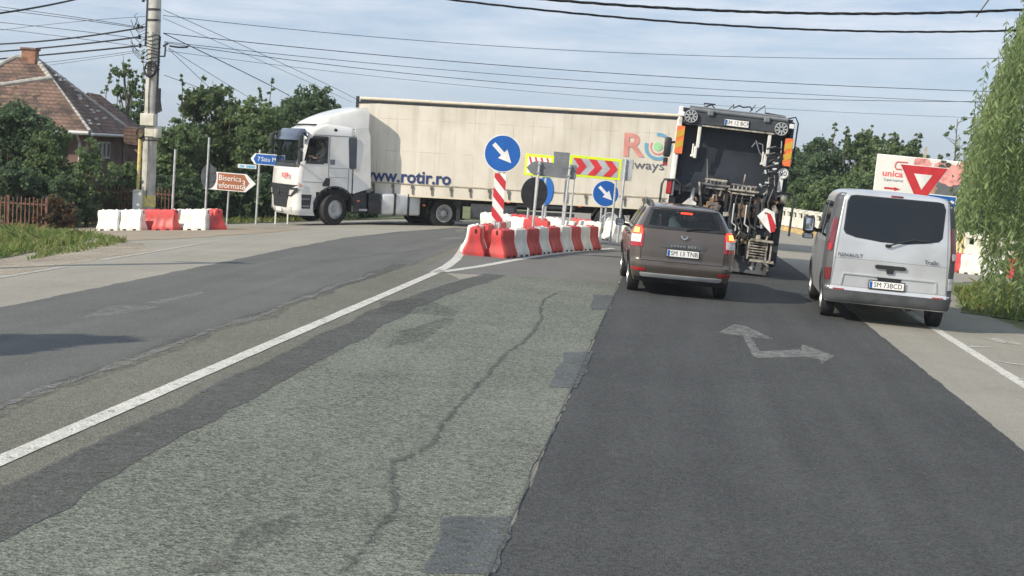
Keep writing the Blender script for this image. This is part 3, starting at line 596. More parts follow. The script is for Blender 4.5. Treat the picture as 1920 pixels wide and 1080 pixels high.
    plate(t, 'SM 73BCD', -.03, -.885, .625)
    text('lettering', 'RENAULT', .075, 'chassis', t, face_back(-.62, -.866, 1.04), .002, sx=1.15)
    text('lettering', 'Trafic', .085, 'chassis', t, face_back(.6, -.868, 1.04), .002, sx=1.1)
    for x in (-.83, .83): wheel(t, (x, 0, .33), .33, .22, 1 if x > 0 else -1, 'steel'); wheel(t, (x, 3.1, .33), .33, .22, 1 if x > 0 else -1, 'steel')
    return t
vn = van(); place(vn, 3.42, 24.15, -2.2)

# --- articulated lorry: tractor
def tractor():
    t = thing('truck_tractor', 'white lorry tractor unit turning left across the junction', 'lorry')
    S = Shell([(.28, 1.16), (.45, 1.22), (2.85, 1.23), (3.0, 1.2), (3.1, 1.15), (3.2, 1.05), (3.24, .9)],
        [(.28, .12), (.42, .02), (1.2, .0), (1.72, .03), (1.8, .07), (2.62, .24), (2.8, .32), (2.95, .46), (3.08, .7), (3.18, 1.0), (3.24, 1.25)], [(.28, 2.0), (3.1, 2.0), (3.24, 1.8)], .24, .12, .1)
    def hole(p):
        W = S.w(p.z)
        if p.z < 1.02 and p.y > .8: return True
        if abs(p.x) > W - .1 and (p.y - 1.4) ** 2 + (p.z - .52) ** 2 < .68 ** 2: return True
        if p.y < .55 and 1.86 < p.z < 2.62 and abs(p.x) < 1.06 and p.y < S.y0(p.z) + .2: return True
        return abs(p.x) > W - .02 and 1.98 < p.z < 2.7 and .36 < p.y < 1.06
    mb = MB(); S.mesh(mb, frange(.28, 1.0, .06) + frange(1.03, 3.0, .06) + [3.05, 3.1, 3.15, 3.2, 3.24], hole, ns=40); mb.build('cab', 'white_paint', t, 30)
    m = MB(); S.patch(m, [(1.83, -1.1, 1.1), (2.66, -1.06, 1.06)], .006, .012, 18); m.build('windscreen', 'cab_glass', t)
    m = MB()
    S.patch(m, [(1.76, -1.2, 1.2), (1.86, -1.16, 1.16)], .012, .02, 18); S.patch(m, [(1.8, -1.22, -1.08), (2.66, -1.2, -1.04)], .01, .02, 3); S.patch(m, [(1.8, 1.08, 1.2), (2.66, 1.04, 1.17)], .01, .02, 3); m.build('windscreen_frame', 'cab_dark', t)
    m = MB(); S.patch(m, [(2.58, -1.22, 1.22), (2.64, -1.26, 1.26), (2.8, -1.22, 1.22), (2.86, -1.1, 1.1)], .17, .08, 16); S.patch(m, [(2.6, -1.1, -1.04), (2.8, -1.1, -1.04)], .1, .12, 1); S.patch(m, [(2.6, 1.04, 1.1), (2.8, 1.04, 1.1)], .1, .12, 1); m.build('sun_visor', 'visor', t)
    m = MB(); S.patch(m, [(.5, -.62, .62), (.72, -.68, .68), (1.1, -.9, .9), (1.16, -1.1, 1.1), (1.22, -1.24, 1.24)], .02, .05, 16); gr = m.build('grille', 'cab_dark', t)
    m = MB()
    for z in (.62, .74, .86, .98, 1.08): S.patch(m, [(z, -.62, .62), (z + .025, -.62, .62)], .035, .03, 12)
    m.poly([(-.09, -.04, .98), (0, -.04, 1.1), (.09, -.04, .98), (0, -.04, .86)], (0, -.012, 0)); m.build('grille_bar', 'sign_dark', gr)
    for sg in (-1, 1):
        q = lambda a, b: sorted((sg * a, sg * b))
        m = MB(); S.patch(m, [(.86, *q(.78, 1.0)), (1.0, *q(.78, 1.22)), (1.13, *q(.92, 1.28))], .026, .04, 8); h = m.build('headlight', 'cab_dark', t)
        m = MB(); S.patch(m, [(.9, *q(.84, .98)), (1.06, *q(.9, 1.14))], .034, .02, 6); m.build('lamp_lens', 'clear_lens', h)
        m = MB(); S.patch(m, [(.42, *q(.82, 1.02)), (.52, *q(.82, 1.02))], .012, .02, 4); m.build('fog_lamp', 'clear_lens', t)
        m = MB(); S.side(m, [(.5, .17, .6), (.94, .17, .64)], sg, .012, .03, 5); st = m.build('step_well', 'cab_dark', t)
        m = MB()
        for z in (.5, .72): S.side(m, [(z + .05, .2, .58), (z + .1, .2, .58)], sg, .03, .04, 4)
        m.build('step', 'sign_grey', st)
        m = MB(); S.side(m, [(1.92, .3, .98), (1.97, .28, 1.09), (2.7, .4, 1.1), (2.76, .44, 1.07)], sg, .004, .012, 5); dw = m.build('door_window', 'cab_glass', t)
        m = MB()
        S.side(m, [(1.9, .26, .98), (1.99, .26, 1.1)], sg, .01, .02, 4); S.side(m, [(2.69, .38, 1.1), (2.77, .42, 1.1)], sg, .01, .02, 4); S.side(m, [(1.92, .2, .35), (2.75, .36, .43)], sg, .01, .02, 2); S.side(m, [(1.93, 1.05, 1.12), (2.75, 1.05, 1.12)], sg, .01, .02, 2); m.build('window_frame', 'cab_dark', dw)
        m = MB()
        for rows in ([(1.15, 1.15, 1.175), (2.8, 1.15, 1.175)], [(1.15, .14, .16), (2.75, .34, .36)], [(2.785, .3, 2.05), (2.815, .3, 2.05)], [(1.05, 1.82, 1.845), (1.8, 1.82, 1.845)], [(1.79, 1.16, 2.0), (1.805, 1.16, 2.0)], [(1.32, .16, 1.13), (1.34, .16, 1.13)], [(1.5, 1.2, 1.8), (1.515, 1.2, 1.8)]): S.side(m, rows, sg, .003, .01, 6 if rows[0][2] - rows[0][1] > .1 else 1)
        m.build('panel_gap', 'grey_line', t)
        m = MB(); S.side(m, [(1.8, 1.86, 2.06), (1.84, 1.84, 2.08), (2.72, 1.78, 2.06), (2.78, 1.8, 2.04)], sg, .012, .03, 4); m.build('side_panel', 'visor', t)
        m = MB(); S.side(m, [(1.9, 1.2, 1.36), (2.06, 1.2, 1.36)], sg, .006, .01, 2); m.build('notice', 'sign_grey', t)
        m = MB(); S.side(m, [(1.22, .98, 1.2), (1.28, .98, 1.22), (1.48, 1.08, 1.22)], sg, .012, .03, 3); m.build('door_grip', 'cab_dark', t)
        m = MB(); arch_lip(m, S.w, 1.4, .52, .67, sg, .05, a0=10, a1=170, dep=.5); m.build('wheel_arch', 'cab_dark', t)
        m = MB(); m.bar((sg * 1.2, .3, 2.85), (sg * 1.48, .16, 2.82), .05); m.bar((sg * 1.2, .2, 1.9), (sg * 1.45, .12, 1.95), .05); m.box((sg * 1.45, .14, 2.58), (.22, .14, .42), bev=.05, seg=2, mi=0); m.box((sg * 1.45, .14, 2.12), (.2, .13, .36), bev=.05, seg=2, mi=0); mr_ = m.build('door_mirror', 'cab_dark', t)
        MB().box((sg * 1.45, .215, 2.58), (.17, .01, .35), bev=.02).box((sg * 1.45, .21, 2.12), (.15, .01, .28), bev=.02).build('mirror_glass', 'mirror', mr_)
        m = MB(); m.poly([(sg * 1.235, 2.0, 1.02), (sg * 1.235, 2.6, 1.22), (sg * 1.235, 2.5, 2.85), (sg * 1.215, 2.42, 3.12), (sg * 1.2, 2.0, 3.1)], (-sg * .04, 0, 0)); m.build('side_fairing', 'white_paint', t)
        m = MB(); m.lathe([(.06, 0), (.055, .012), (.001, .014)], (sg * 1.2, 1.35, 2.98), 'x', 12); m.build('air_vent', 'cab_dark', t)
    # roof spoiler
    m = MB(); rings = []
    for y, zt, hw in ((.78, 3.14, 1.0), (.9, 3.24, 1.04), (1.2, 3.4, 1.09), (1.6, 3.56, 1.13), (2.0, 3.68, 1.17), (2.3, 3.74, 1.19), (2.45, 3.74, 1.2)):
        zb = 3.14 - .02 * (y - .78); h = zt - zb + .06
        rings.append([Vector((-hw, y, zb - .06)), Vector((-hw, y, zt - min(.16, h * .5))), Vector((-hw + .05, y, zt - .06 * min(1, h))), Vector((-hw + .2, y, zt)), Vector((-hw * .4, y, zt + .02)), Vector((0, y, zt + .03)), Vector((hw * .4, y, zt + .02)), Vector((hw - .2, y, zt)), Vector((hw - .05, y, zt - .06 * min(1, h))), Vector((hw, y, zt - min(.16, h * .5))), Vector((hw, y, zb - .06))])
    m.loft(rings); m.build('roof_spoiler', 'white_paint', t, 50)
    m = MB(); m.loft([[Vector((sx * (.98 + .1 * (y - .7)), y, 3.1 + dz)) for sx in (-1, 1) for dz in ((0, .05) if sx < 0 else (.05, 0))] for y in (.75, 1.5, 2.42)]); m.build('spoiler_gap', 'cab_dark', t)
    p = text('lettering', 'ROTIR', .2, 'text_red', t, Matrix.Translation((.62, -.0, 1.5)) @ Matrix.Rotation(R(4), 4, 'Z') @ Matrix.Rotation(R(90), 4, 'X') @ Matrix.Translation((0, 0, .045)), .003, sx=.95, bold=.006)
    MB().box((1.242, .28, 1.2), (.004, .2, .2)).build('sticker', 'sign_white', t); MB().poly([(1.247, .2, 1.27), (1.247, .36, 1.22), (1.247, .2, 1.14), (1.247, .24, 1.21)], (.002, 0, 0)).build('sticker_mark', 'text_pink', t)
    pl = MB().box((0, -.005, .42), (.52, .02, .11)).build('number_plate', 'plate_white', t)
    # chassis, tanks, rear end
    m = MB()
    for x in (-.4, .4): m.box((x, 3.6, .92), (.09, 5.2, .26))
    m.box((0, 1.4, .55), (2.1, .16, .16)); m.box((0, 5.2, .55), (2.0, .2, .2)); m.box((0, 2.35, 1.2), (2.2, .12, .5)); m.box((0, .9, .75), (2.0, .9, .5)); m.box((0, 5.5, 1.12), (.9, .9, .09), bev=.03); m.box((0, 1.6, .95), (2.0, 1.0, .3)); m.build('chassis_frame', 'chassis', t)
    for sg in (-1, 1):
        m = MB(); m.box((sg * .98, 2.25, .74), (.44, .5, .64), bev=.03); m.box((sg * .95, 2.25, 1.1), (.4, .46, .08)); bx = m.build('battery_box', 'chassis', t)
        MB().box((sg * 1.21, 2.2, .8), (.03, .1, .05), bev=.012).build('marker_lamp', 'orange_lens', bx)
        MB().box((sg * 1.2, 2.38, .52), (.02, .28, .06)).build('badge_plate', 'sign_silver', bx)
        MB().box((sg * .98, 2.76, .73), (.48, .42, .66), bev=.05, seg=2).box((sg * .98, 2.76, 1.08), (.1, .1, .08)).build('additive_tank', 'chassis', t)
        m = MB(); m.box((sg * .96, 3.68, .73), (.52, 1.36, .68), bev=.09, seg=3); tk = m.build('fuel_tank', 'tank_alu', t)
        m = MB()
        for y in (3.45, 3.92): m.box((sg * .96, y, .73), (.57, .085, .72), bev=.03, seg=2)
        m.build('tank_strap', 'chassis', tk)
        MB().box((sg * 1.2, 4.48, .74), (.04, .1, .06), bev=.012).build('marker_lamp', 'orange_lens', t)
        m = MB(); o_ = []; i_ = []
        for k in range(13):
            a = R(-5 + 190 * k / 12); o_.append([(sg * x, 5.2 + .6 * math.cos(a), .5 + .6 * math.sin(a)) for x in (.62, 1.24)])
        m.grid(o_); m.box((sg * .95, 5.83, .62), (.6, .02, .6)); m.build('mudguard', 'chassis', t)
        wheel(t, (sg * 1.04, 1.4, .5), .5, .32, sg, 'steel', .58, -.03)
        wheel(t, (sg * 1.08, 5.2, .5), .5, .3, sg, 'tank_alu', .58, .14); wheel(t, (sg * .74, 5.2, .5), .5, .28, sg, 'steel', .58)
    # steer the front wheels
    for c in t.children:
        if c.name.startswith('wheel.') or c.name == 'wheel':
            cy = sum(v.co.y for v in c.data.vertices) / len(c.data.vertices)
            if abs(cy - 1.4) < .1:
                cx = sum(v.co.x for v in c.data.vertices) / len(c.data.vertices); P = Matrix.Translation((cx, 1.4, 0)) @ Matrix.Rotation(R(22), 4, 'Z') @ Matrix.Translation((-cx, -1.4, 0))
                c.data.transform(P); [k.data.transform(P) for k in c.children]
    m = MB()
    for x in (-.3, .0, .3): m.tube([(x, 2.35, 1.35), (x, 2.7, 1.15), (x, 3.2, 1.12), (x * .5, 3.8, 1.3)], .02)
    m.build('air_line', 'cab_dark', t)
    m = MB(); m.box((0, .75, 1.72), (2.2, .9, .1)); m.box((0, .42, 1.85), (2.1, .35, .22), bev=.06); m.build('dashboard', 'interior', t)
    for x in (-.6, .6): MB().box((x, 1.2, 1.75), (.5, .5, .16), bev=.05, seg=2).box((x, 1.5, 2.15), (.48, .16, .8), bev=.06, seg=2).build('seat', 'interior', t)
    MB().box((0, 1.95, 2.2), (2.3, .04, 1.5)).build('cab_back_wall', 'interior', t)
    m = MB(); pts = [(.6 + .21 * math.cos(a), .82 + .1 * math.sin(a), 1.98 + .17 * math.sin(a)) for a in [2 * math.pi * k / 20 for k in range(21)]]; m.tube(pts, .018, 6); m.bar((.6, .82, 1.98), (.6, .6, 1.85), .06); m.build('steering_wheel', 'cab_dark', t)
    return t
tr = tractor(); TRP = (-12.3, 46.4, -57.2)
def place_flat(o, x, y, z, deg): o.matrix_world = Matrix.Translation((x, y, z)) @ Matrix.Rotation(R(deg), 4, 'Z'); return o
place_flat(tr, TRP[0], TRP[1], -.3, TRP[2])
# --- the driver, one skinned body
def skinned(name, verts, edges, radii, mats, parent=None):
    me = bpy.data.meshes.new(name); me.from_pydata(verts, edges, []); o = bpy.data.objects.new(name, me); COL.objects.link(o)
    md = o.modifiers.new('s', 'SKIN'); sb = o.modifiers.new('d', 'SUBSURF'); sb.levels = sb.render_levels = 2
    for i, r_ in enumerate(radii): me.skin_vertices[0].data[i].radius = (r_, r_); me.skin_vertices[0].data[i].use_root = i == 0
    dg = bpy.context.evaluated_depsgraph_get(); dg.update(); m2 = bpy.data.meshes.new_from_object(o.evaluated_get(dg)); bpy.data.objects.remove(o); m2.name = name
    return link(name, m2, mats, parent, 180)
V = [(.6, 1.22, 1.88), (.6, 1.25, 2.1), (.6, 1.24, 2.32), (.6, 1.2, 2.42), (.6, 1.17, 2.54), (.6, 1.15, 2.64),
     (.79, 1.22, 2.33), (.86, 1.05, 2.12), (.78, .86, 2.07), (.74, .8, 2.1), (.41, 1.22, 2.33), (.34, 1.05, 2.14), (.44, .88, 2.12), (.47, .81, 2.14),
     (.7, .95, 1.87), (.71, .72, 1.86), (.71, .62, 1.5), (.5, .95, 1.87), (.49, .72, 1.86), (.49, .62, 1.5)]
E_ = [(0, 1), (1, 2), (2, 3), (3, 4), (4, 5), (2, 6), (6, 7), (7, 8), (8, 9), (2, 10), (10, 11), (11, 12), (12, 13), (0, 14), (14, 15), (15, 16), (0, 17), (17, 18), (18, 19)]
rad = [.15, .15, .14, .055, .09, .075, .065, .05, .036, .042, .065, .05, .036, .042, .085, .07, .05, .085, .07, .05]
dr = skinned('person', V, E_, rad, ['shirt_pale', 'skin', 'ink'])
for f in dr.data.polygons:
    c = f.center
    if c.z > 2.41 or c.y < .95 and c.z > 1.98: f.material_index = 1
    if c.z < 1.9 and c.y < 1.15: f.material_index = 2
for x in (.74, .47):                      # fingers closed on the wheel rim
    m = MB()
    for k in range(4): m.tube([(x - .03 + .02 * k, .81, 2.13), (x - .03 + .02 * k, .775, 2.145), (x - .03 + .02 * k, .768, 2.115), (x - .03 + .02 * k, .79, 2.1)], [.01, .0095, .009, .007], 6)
    m.tube([(x - .04, .84, 2.12), (x - .045, .82, 2.09), (x - .03, .8, 2.08)], [.011, .01, .008], 6); m.build('hand_fingers', 'skin', dr)
MB().lathe([(.001, 2.74), (.06, 2.735), (.09, 2.69), (.1, 2.62), (.095, 2.575)], (.6, 1.175, 0), seg=16, cap=False).build('hair', 'hair_dark', dr, 180)
m = MB(); m.box((.6, 1.045, 2.575), (.025, .03, .045), bev=.01)
for x in (.57, .63): m.lathe([(.001, -.008), (.01, -.004), (.012, .006)], (x, 1.06, 2.61), 'y', 8)
m.build('face', 'skin', dr)
dr.matrix_world = tr.matrix_world; tag(dr, 'driver in a pale shirt holding the wheel of the white lorry', 'person')

# --- semi-trailer
def curtainmat():
    m, n, l, p = newmat('curtain'); MATS['curtain'] = m; p.inputs['Roughness'].default_value = .62
    tcn = n.new('ShaderNodeTexCoord'); sp = n.new('ShaderNodeSeparateXYZ'); l.new(tcn.outputs['Object'], sp.inputs[0])
    nz = n.new('ShaderNodeTexNoise'); nz.inputs['Scale'].default_value = 1.1; nz.inputs['Detail'].default_value = 8; l.new(tcn.outputs['Object'], nz.inputs['Vector'])
    r_ = n.new('ShaderNodeValToRGB'); r_.color_ramp.elements[0].color = (.64, .59, .49, 1); r_.color_ramp.elements[1].color = (.76, .71, .61, 1); r_.color_ramp.elements[0].position = .3; r_.color_ramp.elements[1].position = .62; l.new(nz.outputs['Fac'], r_.inputs[0])
    def line(sock, per, off, wd):
        a = n.new('ShaderNodeMath'); a.operation = 'ADD'; a.inputs[1].default_value = off; l.new(sock, a.inputs[0]); d = n.new('ShaderNodeMath'); d.operation = 'DIVIDE'; d.inputs[1].default_value = per; l.new(a.outputs[0], d.inputs[0])
        f = n.new('ShaderNodeMath'); f.operation = 'FRACT'; l.new(d.outputs[0], f.inputs[0]); c = n.new('ShaderNodeMath'); c.operation = 'LESS_THAN'; c.inputs[1].default_value = wd / per; l.new(f.outputs[0], c.inputs[0]); return c.outputs[0]
    a = line(sp.outputs['Y'], .62, 0, .02); b = line(sp.outputs['Z'], 1.02, -.33, .02)
    mxm = n.new('ShaderNodeMath'); mxm.operation = 'MAXIMUM'; l.new(a, mxm.inputs[0]); l.new(b, mxm.inputs[1])
    n2 = n.new('ShaderNodeTexNoise'); n2.inputs['Scale'].default_value = 2.3; l.new(tcn.outputs['Object'], n2.inputs['Vector'])
    r2 = n.new('ShaderNodeMapRange'); r2.inputs[1].default_value = .38; r2.inputs[2].default_value = .62; r2.inputs[4].default_value = .5; l.new(n2.outputs['Fac'], r2.inputs[0])
    k = n.new('ShaderNodeMath'); k.operation = 'MULTIPLY'; l.new(mxm.outputs[0], k.inputs[0]); l.new(r2.outputs[0], k.inputs[1])
    mx_ = n.new('ShaderNodeMixRGB'); mx_.inputs[2].default_value = (.36, .31, .25, 1); l.new(k.outputs[0], mx_.inputs[0]); l.new(r_.outputs[0], mx_.inputs[1]); 
    # grime streaks
    mp_ = n.new('ShaderNodeMapping'); mp_.inputs['Scale'].default_value = (1, 3.2, .25); l.new(tcn.outputs['Object'], mp_.inputs[0]); n3 = n.new('ShaderNodeTexNoise'); n3.inputs['Scale'].default_value = 1.5; n3.inputs['Detail'].default_value = 7; l.new(mp_.outputs[0], n3.inputs['Vector'])
    r3 = n.new('ShaderNodeMapRange'); r3.inputs[1].default_value = .5; r3.inputs[2].default_value = .8; r3.inputs[4].default_value = .42; l.new(n3.outputs['Fac'], r3.inputs[0])
    m3 = n.new('ShaderNodeMixRGB'); m3.inputs[2].default_value = (.4, .35, .28, 1); l.new(r3.outputs[0], m3.inputs[0]); l.new(mx_.outputs[0], m3.inputs[1]); l.new(m3.outputs[0], p.inputs['Base Color'])
curtainmat()
def trailer():
    t = thing('semi_trailer', 'long cream curtain-sided semi-trailer across the junction behind the white cab', 'trailer')
    LN, hw, zb, zt = 13.6, 1.275, .98, 3.86
    m = MB(); rows = []
    ys = frange(0, LN, .1)
    for z in frange(zb, zt, .16):
        k = (z - zb) / (zt - zb); e = math.sin(math.pi * k) ** .5
        rows.append([(-hw - .004 * e * math.sin(y * 5.07) ** 2 - .006 * e * noise.noise(Vector((y * .9, z * 1.3, 0))) - (.008 if z < 1.25 else 0) * abs(math.sin(y * math.pi / .62)), -y, z) for y in ys])
    m.grid(rows); m.build('curtain', 'curtain', t, 60, fix=False)
    MB().box((0, -LN / 2, (zb + zt) / 2), (2 * hw - .08, LN - .04, zt - zb)).build('load_body', 'cream', t)
    MB().box((0, .03, 2.4), (2.5, .06, 3.0), bev=.02).build('front_wall', 'cream', t)
    MB().box((0, -LN / 2, 4.0), (2.56, LN + .06, .1), bev=.03).build('roof', 'cream', t)
    MB().box((0, -LN / 2, 3.9), (2.5, LN, .1)).build('curtain_rail', 'cab_dark', t)
    m = MB(); m.box((-1.2, .09, 3.88), (.1, .1, .36)); m.bar((-1.26, .05, 3.86), (-1.26, -.5, 3.9), .06); m.build('front_post', 'cab_dark', t)
    MB().box((-1.265, -LN / 2, .965), (.04, LN, .05)).box((1.265, -LN / 2, .965), (.04, LN, .05)).build('side_rail', 'cream', t)
    MB().box((-1.292, -LN / 2, 1.34), (.01, LN, .03)).build('curtain_hem', 'wood_pale', t)
    for k in range(21):
        y = -.55 - .62 * k; MB().bar((-1.305, y, 1.32), (-1.3, y - .03, 1.02), .05, .015).box((-1.312, y, 1.26), (.02, .09, .1), bev=.01).build('strap', 'bark_grey', t)
    m = MB()
    for x in (-.5, .5): m.box((x, -LN / 2 + .3, .82), (.1, LN - .8, .24))
    for y in frange(-1, -13, 1.0): m.box((0, y, .88), (2.3, .08, .1))
    m.box((0, -1.6, .86), (1.2, 1.6, .06)); m.build('chassis_frame', 'chassis', t)
    for sg in (-1, 1): MB().box((sg * .95, -3.3, .56), (.12, .12, .7)).box((sg * .95, -3.3, .22), (.3, .3, .03)).build('landing_leg', 'chassis', t)
    m = MB(); m.box((-1.0, -4.45, .58), (.5, 1.5, .5), bev=.04, seg=2); pb = m.build('pallet_box', 'chassis', t)
    m = MB(); m.box((-1.255, -4.45, .58), (.02, 1.3, .36)); m.build('door', 'sign_dark', pb); m = MB(); m.box((-1.27, -4.45, .58), (.02, .03, .4)); m.build('handle', 'sign_grey', pb)
    for y in (-8.2, -9.5, -10.8):
        for sg in (-1, 1): wheel(t, (sg * 1.07, y, .5), .5, .36, sg, 'tank_alu', .58, .0)
        MB().bar((-1.1, y, .5), (1.1, y, .5), .14).build('axle', 'chassis', t)
        for sg in (-1, 1):
            m = MB(); m.grid([[(sg * x, y + .6 * math.cos(a), .5 + .57 * math.sin(a)) for x in (.85, 1.27)] for a in [R(15 + 150 * k / 10) for k in range(11)]]); m.build('mudguard', 'sign_grey', t)
    for y in (-5.6, -6.6): MB().box((-1.22, y, .62), (.03, .9, .12)).box((-1.22, y, .86), (.03, .9, .12)).build('side_guard', 'chassis', t)
    for y in (-4.9, -7.2): MB().box((-1.28, y, .93), (.03, .1, .04)).build('marker_lamp', 'orange_lens', t)
    MB().box((0, -LN - .03, 2.4), (2.5, .05, 2.9)).build('rear_door', 'cream', t)
    text('lettering', 'www.rotir.ro', .56, 'text_blue', t, face_left(-1.289, -1.58, 1.56), .004, sx=.95, bold=.014)
    text('lettering', 'R', 1.02, 'text_pink', t, face_left(-1.289, -8.78, 2.95), .004, sx=1.1, bold=.025)
    text('lettering', 'lways', .4, 'text_grey', t, face_left(-1.289, -9.3, 2.36), .003, sx=1.25)
    def arc(r0, r1, a0, a1): 
        c = (-9.6, 2.98); A = [R(a0 + (a1 - a0) * k / 24) for k in range(25)]
        return [(-1.2855, c[0] - r0 * math.cos(a), c[1] + r0 * math.sin(a)) for a in A] + [(-1.2855, c[0] - r1 * math.cos(a), c[1] + r1 * math.sin(a)) for a in A[::-1]]
    MB().poly(arc(.34, .44, 165, 300), (-.006, 0, 0)).poly(arc(.34, .44, -30, 100), (-.006, 0, 0)).build('logo_ring', 'ring_blue', t)
    MB().poly(arc(.22, .27, 150, 400), (-.006, 0, 0)).build('logo_arc', 'text_pink', t)
    MB().poly(arc(.14, .001, 0, 359), (-.006, 0, 0)).build('logo_dot', 'dot_green', t)
    return t
tl = trailer(); place_flat(tl, -10.16, 48.58, -.24, 95.83)

# --- refuse truck seen from behind
def refuse_truck():
    t = thing('refuse_truck', 'tall dirty refuse truck with bin lift at its rear ahead of the brown car', 'refuse truck')
    # sides of the hopper, roof, floor
    m = MB()
    for sg in (-1, 1): m.poly([(sg * 1.2, 0.05, .7), (sg * 1.2, .0, 1.6), (sg * 1.2, .02, 3.3), (sg * 1.2, 1.2, 3.38), (sg * 1.2, 2.0, 3.1), (sg * 1.2, 2.0, .75)], (-sg * .07, 0, 0), mi=0)
    m.build('hopper_side', 'truck_black', t)
    MB().box((-1.16, .0, 2.35), (.09, .1, 1.7), bev=.015).box((-1.17, -.02, 3.28), (.1, .14, .2), bev=.02).build('corner_post', 'truck_white', t)
    MB().box((1.16, .02, 2.2), (.08, .1, 2.0), bev=.015).build('corner_post', 'truck_black', t)
    m = MB(); m.grid([[(x, .22 + .12 * math.sin((z - 1.8) * 1.4) + .012 * noise.noise(Vector((x * 3, z * 3, 0))), z) for x in frange(-1.13, 1.13, .1)] for z in frange(1.7, 3.06, .1)]); m.build('ejector_panel', 'truck_panel', t)
    m = MB(); m.box((0, .9, 3.32), (2.3, 1.9, .08)); m.box((0, 1.3, 1.0), (2.3, 1.4, .5)); m.box((0, 1.95, 2.0), (2.3, .1, 2.5)); m.build('hopper_roof', 'truck_black', t)
    # body in front
    MB().box((0, 4.4, 2.05), (2.46, 4.8, 2.4), bev=.08, seg=2).build('load_body', 'truck_white', t)
    m = MB()
    for x in (-.42, .42): m.box((x, 4.5, .78), (.12, 7.4, .24))
    m.build('chassis_frame', 'chassis', t)
    cb = MB().box((0, 8.2, 1.85), (2.4, 1.9, 2.1), bev=.15, seg=3).build('cab', 'truck_white', t)
    MB().box((0, 9.16, 2.3), (2.1, .04, .8)).build('windscreen', 'window_dark', cb)
    for sg in (-1, 1): MB().box((sg * 1.21, 8.4, 2.3), (.03, .9, .7)).build('side_window', 'window_dark', cb)
    for y in (2.2, 3.5, 7.9):
        for sg in (-1, 1): wheel(t, (sg * 1.02, y, .5), .5, .34, sg, 'steel', .58)
    # top beam with plate and round slotted covers
    MB().box((0, -.02, 3.16), (2.2, .14, .26), bev=.03).box((0, -.06, 3.03), (2.1, .08, .03)).build('top_beam', 'sign_dark', t)
    m = MB(); m.tube([(-1.0, -.04, 3.34), (1.05, -.04, 3.34)], .045, 8); m.tube([(-1.0, .06, 3.4), (1.0, .06, 3.4)], .025, 6)
    for x in (-.55, .62): m.box((x, -.06, 3.3), (.14, .16, .14), bev=.03)
    m.build('roof_rail', 'sign_grey', t)
    MB().box((0.05, -.09, 3.025), (1.5, .025, .03)).build('edge_strip', 'worn_metal', t)
    for x, z in ((-.95, 3.19), (.93, 3.14)):
        g = MB(); g.lathe([(.14, .0), (.14, -.04), (.12, -.055)], (x, -.09, z), 'y', 20); c = g.build('round_cover', 'chassis', t)
        g = MB(); g.lathe([(.118, -.06), (.128, -.07), (.138, -.06)], (x, -.09, z), 'y', 20, cap=False)
        for k in range(9):
            a = 2 * math.pi * k / 9; g.bar((x + .03 * math.cos(a), -.152, z + .03 * math.sin(a)), (x + .115 * math.cos(a), -.152, z + .115 * math.sin(a)), .028, .012, up=(0, 1, 0))
        g.build('cover_spokes', 'sign_silver', c)
    plate(t, 'SM 12 BCF', 0.0, -.115, 3.15, .5, .13, .115)
    for sg in (-1, 1):
        MB().box((sg * 1.14, -.1, 3.22), (.1, .04, .1), bev=.01).build('clearance_lamp', 'sign_white', t)
        b = MB().box((sg * 1.13, -.08, 2.68), (.17, .02, .58), bev=.004).build('marker_board', 'plate_orange', t)
        m = MB()
        for z in (2.5, 2.72): m.poly([(sg * 1.13 - .08, -.092, z - .02), (sg * 1.13 + .08, -.092, z + .06), (sg * 1.13 + .08, -.092, z + .2), (sg * 1.13 - .08, -.092, z + .12)], (0, -.003, 0))
        m.build('board_stripe', 'plate_yellow', b)
    # work lamp and lamp frames at the sides
    m = MB(); m.bar((-1.2, .02, 2.62), (-1.34, .0, 2.6), .05); m.box((-1.36, .0, 2.5), (.15, .12, .42), bev=.04, seg=2); m.box((-1.37, -.01, 2.2), (.1, .1, .16), bev=.02); wl = m.build('work_lamp', 'cab_dark', t); MB().box((-1.37, -.065, 2.14), (.1, .03, .06), bev=.01).build('lamp_lens', 'red_lens', wl)
    for sg in (-1, 1):
        m = MB(); m.tube([(sg * 1.38, -.1, .95), (sg * 1.38, -.1, 1.72), (sg * 1.34, -.1, 1.82), (sg * 1.1, -.1, 1.84), (sg * .99, -.1, 1.76), (sg * .98, -.1, 1.55)], .024, 8); m.build('grab_handle', 'cab_dark', t)
    MB().box((-1.22, -.06, 1.68), (.12, .06, .32), bev=.02).build('rear_lamp', 'red_lens', t)
    MB().box((1.12, -.05, 1.7), (.24, .1, .22), bev=.05, seg=2).build('rear_lamp', 'worn_metal', t)
    # speed disc on its bracket
    m = MB(); m.lathe([(.115, 0), (.115, -.012)], (1.09, -.11, 2.23), 'y', 24); m.box((1.06, -.095, 2.02), (.09, .012, .36)); sdp = m.build('speed_disc', 'sign_white', t)
    MB().lathe([(.1, -.013), (.1, -.016), (.108, -.016), (.108, -.013)], (1.09, -.11, 2.23), 'y', 24, cap=False).build('disc_rim', 'ink', sdp)
    text('lettering', '90', .15, 'ink', sdp, face_back(1.09, -.125, 2.23), .001)
    # hanging levers
    for x, z0 in ((-.74, 2.98), (.72, 2.98)):
        m = MB(); m.box((x, -.05, z0 - .2), (.075, .06, .46), bev=.012); m.box((x - .03, -.06, z0 - .52), (.07, .05, .26), bev=.015); m.cyl((x - .09, -.06, z0 - .35), (x - .09, -.06, z0 - .6), .02); m.box((x - .09, -.06, z0 - .6), (.08, .05, .05), bev=.01); m.build('lever', 'truck_white', t)
    m = MB()
